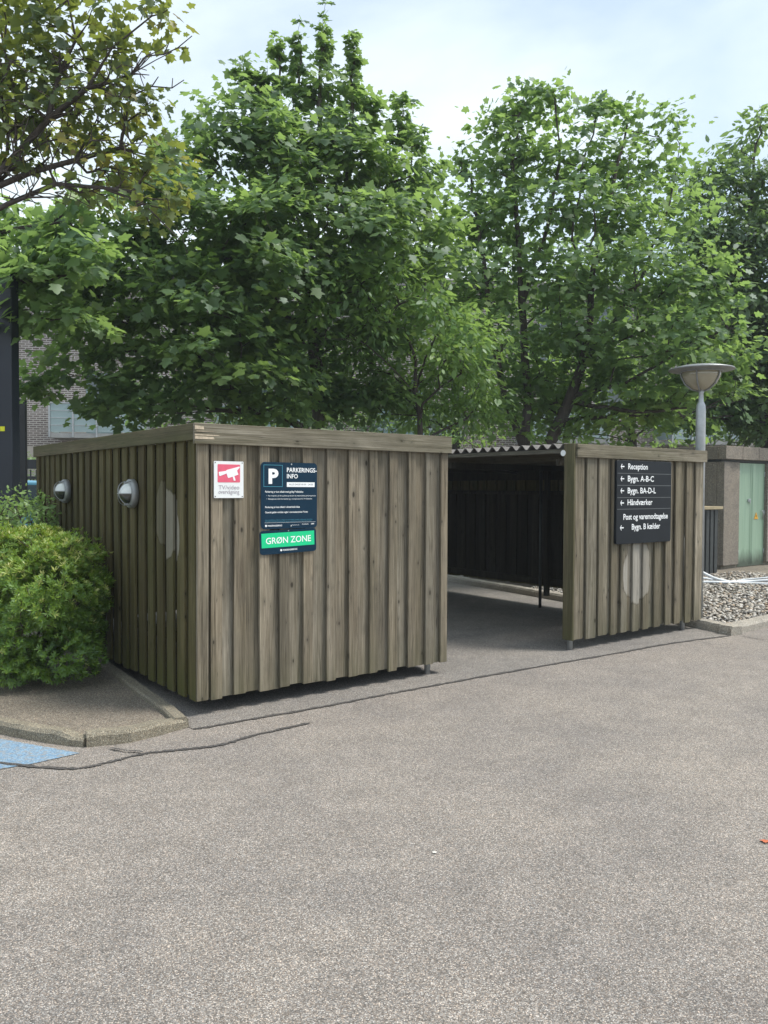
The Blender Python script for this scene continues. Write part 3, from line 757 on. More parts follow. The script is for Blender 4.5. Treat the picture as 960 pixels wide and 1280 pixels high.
# ================================================================== KIOSK
kp = Vector((6.70, 16.15, 0))
ko = empty('substation_kiosk', kp, YAW, 'concrete transformer kiosk with faded green double doors and slab roof', 'kiosk')
b = MB()
b.box(0, .22, 0, .16, .12, 2.18); b.box(.225, .62, .03, .16, .12, 2.18); b.box(0, .12, .165, 3.2, .12, 2.18); b.box(1.66, 2.2, 0, .2, .12, 2.18)
b.box(.12, 2.2, 3.05, 3.2, .12, 2.18); b.box(2.08, 2.2, .2, 3.05, .12, 2.18)
b.build('wall', M['kiosk'], ko, .006)
b = MB(); b.box(.05, 2.15, .08, 3.1, 0, .118); b.build('plinth', M['concrete_old'], ko)
b = MB()
for k in range(4):
    b.box(-.03+k*.62, -.03+(k+1)*.62-.012, -.05, .12, 2.23, 2.49)
b.box(-.03, 2.4, .122, 3.3, 2.23, 2.47); b.box(-.031, .09, .125, 3.3, 2.23, 2.49)
b.build('roof_slab', M['kiosk'], ko, .006)
b = MB(); b.box(.05, 2.15, .10, 3.1, 2.182, 2.229); b.build('roof_joint', M['steel_dark'], ko)
for k in range(2):
    b = MB(); dx0 = .64 + k*.51; b.box(dx0, dx0+.505, .07, .10, .06, 2.17); b.box(dx0+.03, dx0+.05, .064, .07, .10, 2.14); b.box(dx0+.455, dx0+.475, .064, .07, .10, 2.14)
    d = b.build('door', M['green_door'], ko, .003)
    for hz_ in (.35, 1.15, 1.95):
        h = MB(); xx = dx0+.004 if k == 0 else dx0+.478; h.tube([(xx+.012, .060, hz_-.05), (xx+.012, .060, hz_+.05)], .011, 8); h.build('hinge', M['galv'], d)
    if k == 0:
        h = MB(); h.box(.99, 1.09, .045, .063, 1.38, 1.44); h.box(1.04, 1.06, .035, .045, 1.34, 1.42); h.build('latch', M['galv'], d, .003)
    else:
        h = MB(); plate(h, [(1.25,1.02),(1.41,1.02),(1.33,1.16)], .060, .064); h.build('warning_triangle', M['orange'], d)
        h = MB(); plate(h, [(1.33,1.11),(1.315,1.08),(1.33,1.075),(1.325,1.05),(1.345,1.09),(1.33,1.092)], .0575, .0595); h.build('bolt_mark', M['black'], d)
        h = MB(); h.tube([(1.53,.05,1.20),(1.56,.03,1.15),(1.58,.05,1.02)], .012, 6); h.build('handle', M['galv'], d)

# slatted bin enclosure left of the kiosk
be = empty('bin_enclosure', Vector((5.92, 15.06, 0)), YAW, 'low dark slatted bin enclosure with pale wood capping beside the kiosk', 'bin enclosure')
b = MB()
for k in range(10): b.box(.0-k*.14+.30, .10-k*.14+.30, 0, .03, .06, 1.25)
b.build('slat_panel', M['steel_dark'], be, .003)
b = MB(); b.box(-1.1, .40, .035, .95, .05, 1.20); b.build('bin_box', M['black_panel'], be)
b = MB(); b.box(-1.2, .48, -.06, 1.0, 1.262, 1.315, .7); b.build('capping', plain('varnished_wood', (0.34, 0.28, 0.17), .5, 0, .25, 8), be, .004)

# hoses
def hose(pts, rad, label):
    P = [Vector(p) for p in pts]; Q = []
    for i in range(len(P)-1):
        p0 = P[max(i-1, 0)]; p1 = P[i]; p2 = P[i+1]; p3 = P[min(i+2, len(P)-1)]
        for k in range(8):
            t = k/8
            Q.append(.5*((2*p1) + (p2-p0)*t + (2*p0-5*p1+4*p2-p3)*t*t + (3*p1-p0-3*p2+p3)*t**3))
    Q.append(P[-1]); b = MB(); b.tube(Q, rad, 10)
    return tag(b.build('plastic_pipe', M['hose']), label, 'pipe', 'white pipes lying on the pebble bed')
hose([at(850,700,14.0), at(879,716,13.9), at(897,724,13.8), at(922,728.6,13.7), at(960,730,13.5), at(1010,731,13.3)], .026, 'white plastic pipe that curves up behind the panel over the pebbles')
hose([at(850,729,13.6), at(879,727.5,13.65), at(905,728,13.62), at(935,727,13.75), at(960,725.5,13.7), at(1010,724,13.6)], .024, 'white plastic pipe lying flat along the back of the pebbles')
hose([at(850,724,13.6), at(879,722.5,13.75), at(905,727.2,13.9), at(935,724.3,13.95), at(960,722,13.9), at(1010,718,13.9)], .016, 'thinnest white pipe in the bundle lying behind the other two')

# pebbles (one uncountable object)
def pebbles():
    base = []; 
    ico_v = []; 
    t = (1+5**.5)/2
    iv = np.array([(-1,t,0),(1,t,0),(-1,-t,0),(1,-t,0),(0,-1,t),(0,1,t),(0,-1,-t),(0,1,-t),(t,0,-1),(t,0,1),(-t,0,-1),(-t,0,1)], float); iv /= np.linalg.norm(iv[0])
    fi = [(0,11,5),(0,5,1),(0,1,7),(0,7,10),(0,10,11),(1,5,9),(5,11,4),(11,10,2),(10,7,6),(7,1,8),(3,9,4),(3,4,2),(3,2,6),(3,6,8),(3,8,9),(4,9,5),(2,4,11),(6,2,10),(8,6,7),(9,8,1)]
    n = 12000; V = []; Fc = []; A = []; c = 0
    while c < n:
        s = rng.uniform(6.35, 12.5); u = rng.uniform(-.33, 3.6) ** 1.0
        if s < 6.42 + .17*max(u, -.3) + .0: continue
        if u > 3.1 and s > 10: continue
        r = rng.uniform(.012, .030); 
        v = iv * (1 + rng.uniform(-.18, .18, (12, 1))) * np.array([r*rng.uniform(.8, 1.4), r*rng.uniform(.7, 1.1), r*rng.uniform(.4, .75)])
        a, b_ = rng.uniform(0, 6.28), rng.uniform(-.4, .4)
        ca, sa, cb_, sb = math.cos(a), math.sin(a), math.cos(b_), math.sin(b_)
        Rm = np.array([[ca,-sa,0],[sa,ca,0],[0,0,1]]) @ np.array([[cb_,0,sb],[0,1,0],[-sb,0,cb_]])
        p = loc(s, u, .035 + rng.uniform(0, .035)); V.append(v @ Rm.T + np.array(p)); Fc += [(i+c*12, j+c*12, k+c*12) for i, j, k in fi]; A += [rng.random()]*12; c += 1
    me = bpy.data.meshes.new('pebbles'); me.from_pydata(np.concatenate(V).tolist(), [], Fc)
    me.polygons.foreach_set('use_smooth', [True]*len(Fc))
    me.attributes.new('rnd', 'FLOAT', 'POINT').data.foreach_set('value', A); me.materials.append(M['pebble'])
    o = bpy.data.objects.new('pebbles', me); link(o); tag(o, 'mixed grey and tan pebbles filling the kerbed bed', 'pebbles', kind='stuff')
pebbles()

# ================================================================== LEFT BACKGROUND
bpst = empty('black_post', (-4.42, 9.6, 0), 0, 'tall square dark post at the left edge with a small yellow sticker', 'post')
b = MB(); b.box(-.26, .118, -.10, .10, 0, 4.15); b.build('shaft', M['post_paint'], bpst, .006)
b = MB(); b.box(-.018, .034, -.108, -.102, 2.27, 2.325); b.build('sticker', M['yellow'], bpst)
sb = empty('black_board', (-6.2, 13.0, 0), R(6), 'plain black information board standing behind the dark post', 'board')
b = MB(); b.box(-.55, .52, -.04, .04, 1.20, 3.02); b.build('board_face', M['black_panel'], sb, .01)
b = MB(); b.box(-.35, -.27, -.035, .035, 0, 1.195); b.build('leg', M['steel_dark'], sb)
b = MB(); b.box(.25, .33, -.035, .035, 0, 1.195); b.build('leg', M['steel_dark'], sb)
fn = empty('metal_fence', (-10.5, 17.2, 0), R(8), 'black metal railing fence with close vertical bars left of the shed', 'fence')
b = MB(); b.box(0, 6.5, -.02, .02, 2.02, 2.22); b.box(0, 6.5, -.015, .015, 1.80, 1.86); b.box(0, 6.5, -.015, .015, .2, .25); b.build('rail', M['black_panel'], fn)
b = MB()
for k in range(54): b.box(.05+k*.12, .075+k*.12, -.012, .012, .1, 2.0)
b.build('bars', M['black_panel'], fn)
for k in range(4):
    b = MB(); b.box(k*2.15-.03, k*2.15+.03, -.06, -.022, 0, 2.25); b.build('post', M['black_panel'], fn)

# parked car (rear seen past the post)
def car():
    t = empty('parked_car', (-7.25, 15.6, 0.02), R(10), 'light blue parked car half hidden between the dark post and shed', 'car')
    prof = [(-1.9,.35),(-1.95,.75),(-1.85,1.02),(-1.05,1.12),(-.45,1.62),(.2,1.74),(1.1,1.72),(1.65,1.25),(1.85,1.05),(1.9,.5),(1.85,.30)]
    b = MB(); n = len(prof); vs = []
    for yy, ins, zs in ((-.86,0,1),(-.80,.0,1),(.80,0,1),(.86,0,1)):
        for (x, z) in prof:
            k = (.12 if z > 1.2 else 0)
            vs.append((x*(.98 if abs(yy) > .83 else 1), math.copysign(abs(yy)-k, yy), z - (.02 if abs(yy) > .83 else 0)))
    fs = [(j*n+i, j*n+(i+1) % n, (j+1)*n+(i+1) % n, (j+1)*n+i) for j in range(3) for i in range(n)] + [tuple(range(n))[::-1], tuple(range(3*n, 4*n))]
    b.add(vs, fs, .5); b.build('body', M['car_paint'], t, .05, 3)
    for sgn in (-1, 1):
        y = sgn*.765
        for (q) in (((-.85,1.17),(-.38,1.58),(.15,1.66),(.15,1.17)), ((.22,1.17),(.22,1.66),(1.05,1.64),(1.42,1.22))):
            b = MB(); pts = list(q)
            vs = [(x, y+sgn*(.075 if z < 1.3 else -.01)+o_, z) for o_ in (0, sgn*.012) for x, z in pts]
            b.add(vs, [(0,1,2,3),(7,6,5,4),(0,4,5,1),(1,5,6,2),(2,6,7,3),(3,7,4,0)], .5); b.build('side_window', M['window'], t)
        for x in (-1.2, 1.2):
            wv = MB(); Mw = Matrix.Translation((x, sgn*.80, .32)) @ Matrix.Rotation(math.pi/2, 4, 'X')
            wv.lathe([(0,-.10),(.20,-.10),(.31,-.09),(.33,-.05),(.33,.05),(.31,.09),(.20,.10),(0,.10)], 24, M=Mw); wh = wv.build('wheel', M['rubber'], t)
            hb = MB(); hb.lathe([(0,-.112),(.16,-.112),(.19,-.102),(0,-.102)], 20, M=Mw); hb.lathe([(0,.112),(.16,.112),(.19,.102),(0,.102)], 20, M=Mw); hb.build('rim', M['galv'], wh)
        b = MB(); b.box(1.84, 1.93, sgn*.66-.10, sgn*.66+.10, .86, 1.12); b.build('tail_lamp', M['tail_red'], t, .02)
        b = MB(); b.box(-1.94, -1.86, sgn*.60-.12, sgn*.60+.12, .66, .82); b.build('headlight', M['lamp_glass'], t, .02)
    return t
car()

# brick building across the background
def wallrect(mb, x0, x1, z0, z1, y0, y1, holes):
    """wall with openings, cut into butted strips"""
    zs = sorted({z0, z1} | {h[2] for h in holes} | {h[3] for h in holes})
    for a, c in zip(zs[:-1], zs[1:]):
        hs = sorted([h for h in holes if h[2] < c-1e-6 and h[3] > a+1e-6]); x = x0
        for h in hs:
            if h[0] > x: mb.box(x, h[0], y0, y1, a, c)
            x = h[1]
        if x < x1: mb.box(x, x1, y0, y1, a, c)
bl = empty('brick_building', (-14.9, 29.0, 0), R(7), 'long grey brown brick building behind the trees with glass balconies', 'building')
holes = []
for k in range(9):
    for fl in range(3):
        x = 4.2 + k*5.6; z = .6 + fl*2.95
        if k < 3 and fl == 2: continue
        holes.append((x, x+1.1, z, z+2.2))
        if k >= 3: holes.append((x+2.3, x+3.7, z+.85, z+2.2))
b = MB(); wallrect(b, 0, 54, 0, 9.1, 0, .35, holes); b.box(0, .35, .36, 11, 0, 9.1); b.box(53.65, 54, .36, 11, 0, 9.1); b.box(.35, 53.65, 10.7, 11, 0, 9.1); b.build('wall', M['brick'], bl)
b = MB(); b.box(-.5, 54.5, -.5, 11.5, 9.11, 9.35); b.add([(-.5,-.5,9.36),(54.5,-.5,9.36),(54.5,11.5,9.36),(-.5,11.5,9.36),(-.5,5.5,11.0),(54.5,5.5,11.0)], [(0,1,5,4),(2,3,4,5),(0,4,3),(1,2,5),(0,3,2,1)], .5); b.build('roof', M['roof'], bl)
b = MB()
for z in (0.05, ): b.box(0, 54, -.03, -.003, 1.9, 3.1)
b.build('pale_brick_band', M['brick_pale'], bl)
for (x0_, x1_, z0_, z1_) in holes:
    b = MB(); f_ = .07
    b.box(x0_, x1_, .10, .17, z0_, z0_+f_); b.box(x0_, x1_, .10, .17, z1_-f_, z1_); b.box(x0_, x0_+f_, .10, .17, z0_+f_, z1_-f_); b.box(x1_-f_, x1_, .10, .17, z0_+f_, z1_-f_)
    wf = b.build('window', M['balcony_glass'], bl)
    b = MB(); b.box(x0_+f_, x1_-f_, .125, .145, z0_+f_, z1_-f_); b.build('pane', M['window'], wf)
    if x1_-x0_ < 1.2 and z0_ > 3 and z0_ < 4:
        bx = x0_ - .9
        b = MB(); b.box(bx, bx+3.2, -1.35, -.005, z0_-.22, z0_-.06); bal = b.build('balcony', plain('balcony_slab', (.34,.34,.33), .8), bl)
        b = MB(); b.box(bx+.02, bx+3.18, -1.33, -1.31, z0_-.02, z0_+.95); b.box(bx+.02, bx+.04, -1.30, -.02, z0_-.02, z0_+.95); b.box(bx+3.16, bx+3.18, -1.30, -.02, z0_-.02, z0_+.95); b.build('glass_panel', M['balcony_glass'], bal)
        b = MB()
        b.box(bx, bx+3.2, -1.36, -1.30, z0_+.96, z0_+1.0)
        for q in range(5): b.box(bx+q*.78, bx+q*.78+.05, -1.39, -1.34, z0_-.2, z0_+.955)
        for q in range(3): b.box(bx+.05, bx+3.15, -1.36, -1.345, z0_+.2+q*.25, z0_+.22+q*.25)
        b.build('railing', M['galv'], bal)

# ================================================================== TREES AND SHRUBS
def leaf_template(kind):
    if kind == 'maple':   # five lobes, stalk at origin, grows along +y, two halves folded on the midrib
        rgt = [(0,0), (.22,-.07), (.48,.06), (.33,.27), (.60,.54), (.28,.60), (.19,.80), (0,1.0)]
        V = [(x, y, -.10*abs(x) - .10*y*y) for x, y in rgt] + [(-x, y, -.10*abs(x) - .10*y*y) for x, y in rgt[1:-1]]
        n = len(rgt); left = [0] + [n-1] + list(range(n+len(rgt)-3, n-1, -1))
        return np.array(V), [list(range(n)), left]
    if kind == 'simple':
        V = [(0,0,0), (.22,.28,-.05), (.19,.65,-.10), (0,1,-.16), (-.19,.65,-.10), (-.22,.28,-.05)]
        return np.array(V, float), [[0,1,2,3], [0,3,4,5]]
    V = [(0,0,0), (.125,.55,-.02), (0,1,-.06), (-.125,.55,-.02)]
    return np.array(V, float), [[0,1,2,3]]

def leaves_mesh(name, P, D, N, S, kind, mat, parent, rv):
    """P positions, D direction of growth, N approximate normal, S sizes, rv random attribute"""
    T, F = leaf_template(kind); n = len(P)
    D = D/np.linalg.norm(D, axis=1, keepdims=True)
    X = np.cross(D, N); X /= np.linalg.norm(X, axis=1, keepdims=True)+1e-9
    Z = np.cross(X, D)
    V = P[:, None, :] + S[:, None, None]*(T[None, :, 0:1]*X[:, None, :] + T[None, :, 1:2]*D[:, None, :] + T[None, :, 2:3]*Z[:, None, :])
    m = len(T); V = V.reshape(-1, 3)
    tl = sum(len(f) for f in F)
    loops = np.concatenate([np.array(f) for f in F]); lens = np.array([len(f) for f in F])
    L_ = (np.arange(n)[:, None]*m + loops[None, :]).reshape(-1)
    lt = np.tile(lens, n); ls = np.concatenate([[0], np.cumsum(lt)[:-1]])
    me = bpy.data.meshes.new(name); me.vertices.add(len(V)); me.vertices.foreach_set('co', V.astype(np.float32).ravel())
    me.loops.add(len(L_)); me.loops.foreach_set('vertex_index', L_.astype(np.int32))
    me.polygons.add(len(lt)); me.polygons.foreach_set('loop_start', ls.astype(np.int32)); me.polygons.foreach_set('loop_total', lt.astype(np.int32))
    me.update(calc_edges=True)
    me.attributes.new('rnd', 'FLOAT', 'POINT').data.foreach_set('value', np.repeat(rv, m).astype(np.float32))
    me.materials.append(mat)
    return link(bpy.data.objects.new(name, me), parent)

def grow(base, limbs, nodes, tip_r=.004, trunk_r=.12, power=2.35):
    """connect scattered nodes back to the limbs; returns tube list"""
    pts = [Vector(base)]; par = [-1]
    for lb in limbs:
        prev = None
        for p in lb:
            p = Vector(p)
            if prev is None:
                d = [(p-q).length for q in pts]; prev = int(np.argmin(d))
                if d[prev] < .05: continue
            # subdivide
            a = pts[prev]; k = max(1, int((p-a).length/.35))
            for i in range(1, k+1):
                q = a.lerp(p, i/k)
                if i < k: q = q + Vector((rnd.gauss(0,.02), rnd.gauss(0,.02), rnd.gauss(0,.02)))
                pts.append(q); par.append(prev); prev = len(pts)-1
    A = np.array([tuple(p) for p in pts]); B = np.array(base)
    N_ = np.array(nodes); order = np.argsort(np.min(np.linalg.norm(N_[:, None, :] - A[None, ::2, :], axis=2), axis=1))
    A = list(map(tuple, A)); par = list(par)
    arr = np.zeros((len(A)+len(N_)*3, 3)); arr[:len(A)] = A; cnt = len(A)
    dist = np.zeros(len(arr))
    for i in range(1, cnt): dist[i] = dist[par[i]] + np.linalg.norm(arr[i]-arr[par[i]])
    tips = []
    for j in order:
        p = N_[j]; v = p - arr[:cnt]; d = np.linalg.norm(v, axis=1)
        cost = d + .28*dist[:cnt] + np.where(v[:, 2] < -.1, .35, 0) + np.where(d < .1, 9, 0)
        k = int(np.argmin(cost)); q0 = arr[k]
        m1 = q0 + (p-q0)*.5 + np.array([rng.normal(0, .06), rng.normal(0, .06), .08*d[k]*rng.random()])*min(1.0, d[k])
        arr[cnt] = m1; dist[cnt] = dist[k] + d[k]*.5; par.append(k); cnt += 1
        arr[cnt] = p; dist[cnt] = dist[k] + d[k]; par.append(cnt-1); tips.append(cnt); cnt += 1
    rad = np.zeros(cnt)
    ch = np.zeros(cnt)
    for i in range(cnt-1, 0, -1):
        if rad[i] == 0: rad[i] = tip_r**power
        rad[par[i]] += rad[i]
    r = rad[:cnt]**(1/power); sc = trunk_r / r[0]
    r = tip_r + (r - tip_r)*max(0, (trunk_r - tip_r)/(r[0] - tip_r + 1e-9))
    return arr[:cnt], par[:cnt], r, tips

def tubes_mesh(name, arr, par, r, mat, parent, sides=6):
    idx = [i for i in range(1, len(par))]
    a = arr[[par[i] for i in idx]]; b = arr[idx]; rb = r[idx]; ra = np.minimum(r[[par[i] for i in idx]], rb*1.5+.003)
    d = b - a; ln = np.linalg.norm(d, axis=1, keepdims=True)+1e-9; d = d/ln; b = b + d*np.minimum(rb[:, None]*.4, .02)
    ref = np.where(np.abs(d[:, 2:3]) < .9, np.array([[0, 0, 1.]]), np.array([[1., 0, 0]]))
    x = np.cross(d, ref); x /= np.linalg.norm(x, axis=1, keepdims=True); y = np.cross(d, x)
    t = np.arange(sides)*2*np.pi/sides
    ring = np.cos(t)[None, :, None]*x[:, None, :] + np.sin(t)[None, :, None]*y[:, None, :]
    V = np.concatenate([a[:, None, :] + ring*ra[:, None, None], b[:, None, :] + ring*rb[:, None, None]], axis=1)
    n = len(idx); V = V.reshape(-1, 3)
    fb = np.array([(k, (k+1) % sides, sides+(k+1) % sides, sides+k) for k in range(sides)])
    F = (np.arange(n)[:, None, None]*2*sides + fb[None]).reshape(-1)
    me = bpy.data.meshes.new(name); me.vertices.add(len(V)); me.vertices.foreach_set('co', V.astype(np.float32).ravel())
    me.loops.add(len(F)); me.loops.foreach_set('vertex_index', F.astype(np.int32))
    np_ = n*sides; me.polygons.add(np_); me.polygons.foreach_set('loop_start', np.arange(np_, dtype=np.int32)*4); me.polygons.foreach_set('loop_total', np.full(np_, 4, np.int32))
    me.update(calc_edges=True); me.polygons.foreach_set('use_smooth', [True]*np_)
    me.materials.append(mat)
    return link(bpy.data.objects.new(name, me), parent)

def clump_nodes(clumps, per):
    """clumps: (px, py, rx, ry, Y, dY) in photo pixels -> world nodes; also local centre of each"""
    out = []; cen = []; scs = []
    for (px, py, rx, ry, Y, dY) in clumps:
        c = np.array(at(px, py, Y)); k = Y/F_PX
        sc = min(1.0, max(.22, rx*k/.30))
        n = max(3 if sc > .45 else (20 if ry > 40 else 7), int(per*rx*ry*k*k*(.5+.5*dY)/sc**1.5))
        q = rng.normal(size=(n, 3)); q /= np.linalg.norm(q, axis=1, keepdims=True); q *= rng.random((n, 1))**(1/2.3)
        p = c + q*np.array([rx*k, dY, ry*k]); out.append(p); cen += [c]*n; scs += [sc]*n
    return np.concatenate(out), np.array(cen), scs

def tree(name, label, cat, base, limbs, clumps, per, leaf, n_leaf, mat, bark, kind='maple', spread=.28, flat=.26, trunk_r=.12, group=None, up=.95, tone=.36, bare=None, tip_r=.004):
    bx = Vector(base)
    t = empty(name, bx, 0, label, cat, group)
    B = np.array(bx)
    nodes, cen, scs = clump_nodes(clumps, per)
    nodes[:, 2] = np.maximum(nodes[:, 2], .25)
    allnodes = nodes if bare is None else np.concatenate([nodes, bare])
    arr, par, r, tips = grow(bx, limbs, allnodes, trunk_r=trunk_r, tip_r=tip_r)
    tubes_mesh('trunk', arr-B, par, r, bark, t)
    P, D, N, S, C = [], [], [], [], []
    ctone = {}
    for i in range(len(nodes)):
        p = nodes[i]; o = p - cen[i]; kt = ctone.setdefault(tuple(cen[i]), rng.normal(0, .08)); o = o/(np.linalg.norm(o)+1e-6)
        m = max(4, int(n_leaf*rng.uniform(.5, 1.5)*scs[i]))
        # spray: flattened disc tilted outward/down
        out_ = np.array([o[0], o[1], 0.25*o[2]]) + 1e-3; nrm = np.array([o[0]*.45, o[1]*.45, up]) + rng.normal(0, .18, 3); nrm /= np.linalg.norm(nrm)
        q = rng.normal(size=(m, 3))*spread*rng.uniform(.7, 1.25)*scs[i]
        q -= np.outer(q @ nrm, nrm)*(1-flat)
        pp = p + q + nrm*.02
        dd = q/(np.linalg.norm(q, axis=1, keepdims=True)+1e-6) + out_*.5 + rng.normal(0, .35, (m, 3)); dd[:, 2] -= .35
        nn = nrm + rng.normal(0, .34, (m, 3))
        P.append(pp); D.append(dd); N.append(nn); S.append(leaf*np.clip(rng.lognormal(-.05, .30, m), .45, 1.7)*(.65+.35*min(1, scs[i]*1.5)))
        c0 = rng.normal(.42, .20) + kt; C.append(np.clip(c0 + rng.normal(0, tone*.45, m), 0, 1))
    P = np.concatenate(P); 
    leaves_mesh('crown', P-B, np.concatenate(D), np.concatenate(N), np.concatenate(S), kind, mat, t, np.concatenate(C))
    return t

def shoots(pts, Y, w=8, h=24):
    return [(x + rnd.uniform(-3, 3), y, 14 if rnd.random() < .3 else w*rnd.uniform(.6, 1.2), h*rnd.uniform(.7, 1.3), Y, .18) for x, y in pts]
# --- big maple behind the shed (left)
bA = Vector((-1.15, 13.0, 0))
def PL(*a): return [tuple(at(*q)) for q in a]
limbsA = [[(-1.12,13.0,1.0)] + PL((398,520,13.0), (392,440,12.9), (385,330,12.8), (390,230,12.7), (400,140,12.7), (404,30,12.7)),
          PL((395,500,13.0), (360,420,12.6), (300,330,12.2), (230,240,12.0)), PL((385,420,12.9), (355,300,12.8), (340,180,12.8), (350,70,12.8)),
          PL((392,440,12.9), (440,340,13.0), (485,230,13.2), (505,140,13.3)), PL((395,380,12.9), (430,250,12.8), (442,120,12.8), (440,40,12.8)),
          PL((395,510,13.0), (330,470,12.4), (240,430,11.8), (130,420,11.4)), PL((396,500,13.0), (340,500,12.2), (250,490,11.6)),
          PL((392,450,12.9), (470,400,12.4), (560,350,12.2))]
clA = [(420,380,50,50,13.2,.9),(480,400,50,50,13.6,.9),(390,480,60,40,13.2,.8),(70,300,40,40,11.6,.6),(348,78,5,46,12.8,.07),(373,72,5,46,12.8,.07),(406,56,4,52,12.7,.06),(442,76,5,46,12.8,.07),(318,138,24,26,12.7,.6),(355,178,45,30,12.6,.8),
       (415,172,45,30,12.8,.9),(457,188,24,30,12.8,.7),(500,160,9,42,13.3,.4),(300,170,55,45,12.5,.9),(250,195,45,40,12.1,.8),(350,215,80,55,12.3,1.2),(430,215,75,55,12.6,1.2),
       (505,225,42,42,13.2,.8),(530,265,34,40,13.0,.8),(205,245,55,45,12.0,.9),(150,285,60,45,11.8,.8),(260,285,85,60,11.8,1.3),(350,300,90,60,11.8,1.4),(450,300,85,60,12.2,1.4),(535,315,50,40,12.8,1.0),
       (190,350,95,55,11.6,1.2),(110,345,65,50,11.5,.8),(300,370,100,60,11.5,1.4),(95,415,55,40,11.4,.7),(175,425,85,50,11.3,1.0),(75,470,40,35,11.4,.5),(270,440,95,50,11.3,1.2),
       (150,480,60,36,11.2,.7),(230,495,75,36,11.3,.9),(320,480,80,45,11.7,1.0),(360,420,50,45,12.2,1.0),(130,515,22,20,11.2,.4),(350,520,60,18,12.0,.5),(470,500,50,30,13.2,.6)]
clA += shoots([(300,85),(312,108),(332,100),(460,140),(520,180),(245,160),(205,200),(395,120),(425,118),(355,120),(405,105),(441,115),(374,118)], 12.7)
tree('maple_tree', 'tallest dense green maple with spiky upright tops behind the shed', 'tree', bA, limbsA, clA, 42, .108, 50, M['leaf_maple'], M['bark'], trunk_r=.12, spread=.22, tip_r=.003)

# --- small light compound-leaved tree in front of it
bF = Vector((.62, 13.0, 0))
limbsF = [[(.60,13.0,.8)] + PL((525,520,13.0), (520,450,12.8), (500,390,12.6), (460,350,12.4)), PL((522,480,13.0), (545,420,12.6), (580,380,12.5)), PL((524,500,13.0), (480,450,12.4), (430,410,12.2))]
clF = [(600,440,30,40,12.9,.5),(610,510,34,34,13.4,.5),(450,500,50,26,13.2,.5),(520,470,60,34,13.3,.6),(430,365,45,32,11.7,.4),(490,350,55,24,11.8,.5),(545,375,50,26,11.9,.5),(400,390,22,36,11.7,.3),(580,410,32,32,12.1,.4),(470,400,50,24,11.8,.4),(560,440,44,24,12.0,.4),(570,455,40,36,12.8,.6),(590,500,34,30,13.2,.5),(500,420,60,30,12.9,.6),(440,445,45,40,12.8,.5),(540,510,40,28,13.2,.5),(480,480,40,30,13.1,.4)]
tree('young_ash_tree', 'lighter fine leaved young tree in front of the tallest maple', 'tree', bF, limbsF, clF, 75, .105, 42, M['leaf_yg'], M['bark_dark'], kind='simple', trunk_r=.05, spread=.18, flat=.6, tip_r=.003)

# --- right maple, several dark stems
bB = Vector((2.75, 14.8, 0))
limbsB = [[(2.75,14.8,.7)] + PL((656,560,14.8), (660,500,14.8), (655,440,14.7), (652,380,14.6), (648,300,14.6), (640,200,14.7), (655,120,14.8)),
          PL((656,560,14.8), (632,500,14.6), (622,450,14.5), (610,380,14.5), (600,300,14.6), (590,230,14.8)),
          PL((690,548,14.8), (712,500,14.7), (728,455,14.6), (738,400,14.5), (742,330,14.5), (760,260,14.6), (785,150,14.8)),
          PL((728,455,14.6), (770,400,14.4), (810,330,14.4), (840,240,14.8), (850,180,14.9)), PL((715,495,14.7), (780,480,14.2), (850,440,14.0), (910,410,13.8)),
          PL((652,380,14.6), (680,300,14.6), (700,200,14.7), (692,115,14.8)), PL((740,380,14.5), (715,300,14.5), (725,220,14.6), (745,140,14.8)),
          PL((712,500,14.7), (790,515,14.2), (880,510,13.9))]
limbsB.insert(1, [(2.85,14.8,.05), tuple(at(688,552,14.8))])
clB = [(620,480,40,40,15.2,.7),(690,500,50,40,15.6,.8),(740,470,50,40,15.6,.8),(820,510,60,30,14.6,.8),(700,450,60,40,15.4,.8),(570,330,30,50,14.9,.7),(890,330,22,30,14.0,.5),(655,130,18,28,14.8,.4),(690,125,18,26,14.8,.4),(622,170,26,25,14.8,.5),(745,148,20,26,14.8,.4),(785,150,24,24,14.8,.4),(830,175,24,20,14.9,.4),(592,215,30,32,14.8,.6),(645,195,42,34,14.7,.9),(705,195,45,38,14.7,1.0),
       (770,200,45,36,14.7,.9),(825,215,28,26,14.8,.6),(590,275,36,36,14.6,.8),(650,265,48,36,14.5,1.2),(720,270,55,36,14.4,1.3),(790,265,50,40,14.4,1.2),(845,270,30,34,14.5,.7),
       (610,340,45,36,14.4,1.0),(690,345,62,38,14.2,1.4),(775,340,62,40,14.1,1.4),(845,345,45,40,14.0,1.0),(895,370,30,30,13.8,.6),(625,405,45,32,14.3,1.0),(700,415,45,30,14.1,1.0),(780,415,60,36,13.9,1.2),
       (855,420,52,36,13.7,1.0),(915,440,42,34,13.7,.8),(650,470,36,26,14.4,.5),(780,480,60,34,14.2,1.0),(860,485,60,30,14.2,.9),(930,500,42,36,18.4,.8),(770,530,70,26,14.4,.8),(640,525,36,20,14.2,.4),(850,525,60,20,18.2,.7),(930,530,50,22,18.8,.6)]
clB += shoots([(612,150),(640,135),(655,118),(690,112),(745,140),(785,140),(838,158),(575,195)], 14.8, 8, 20)
tree('maple_tree', 'lighter airy maple with several dark stems behind the open shelter', 'tree', bB, limbsB, clB, 40, .108, 38, M['leaf_maple_b'], M['bark_dark'], trunk_r=.15, spread=.23, tip_r=.003)

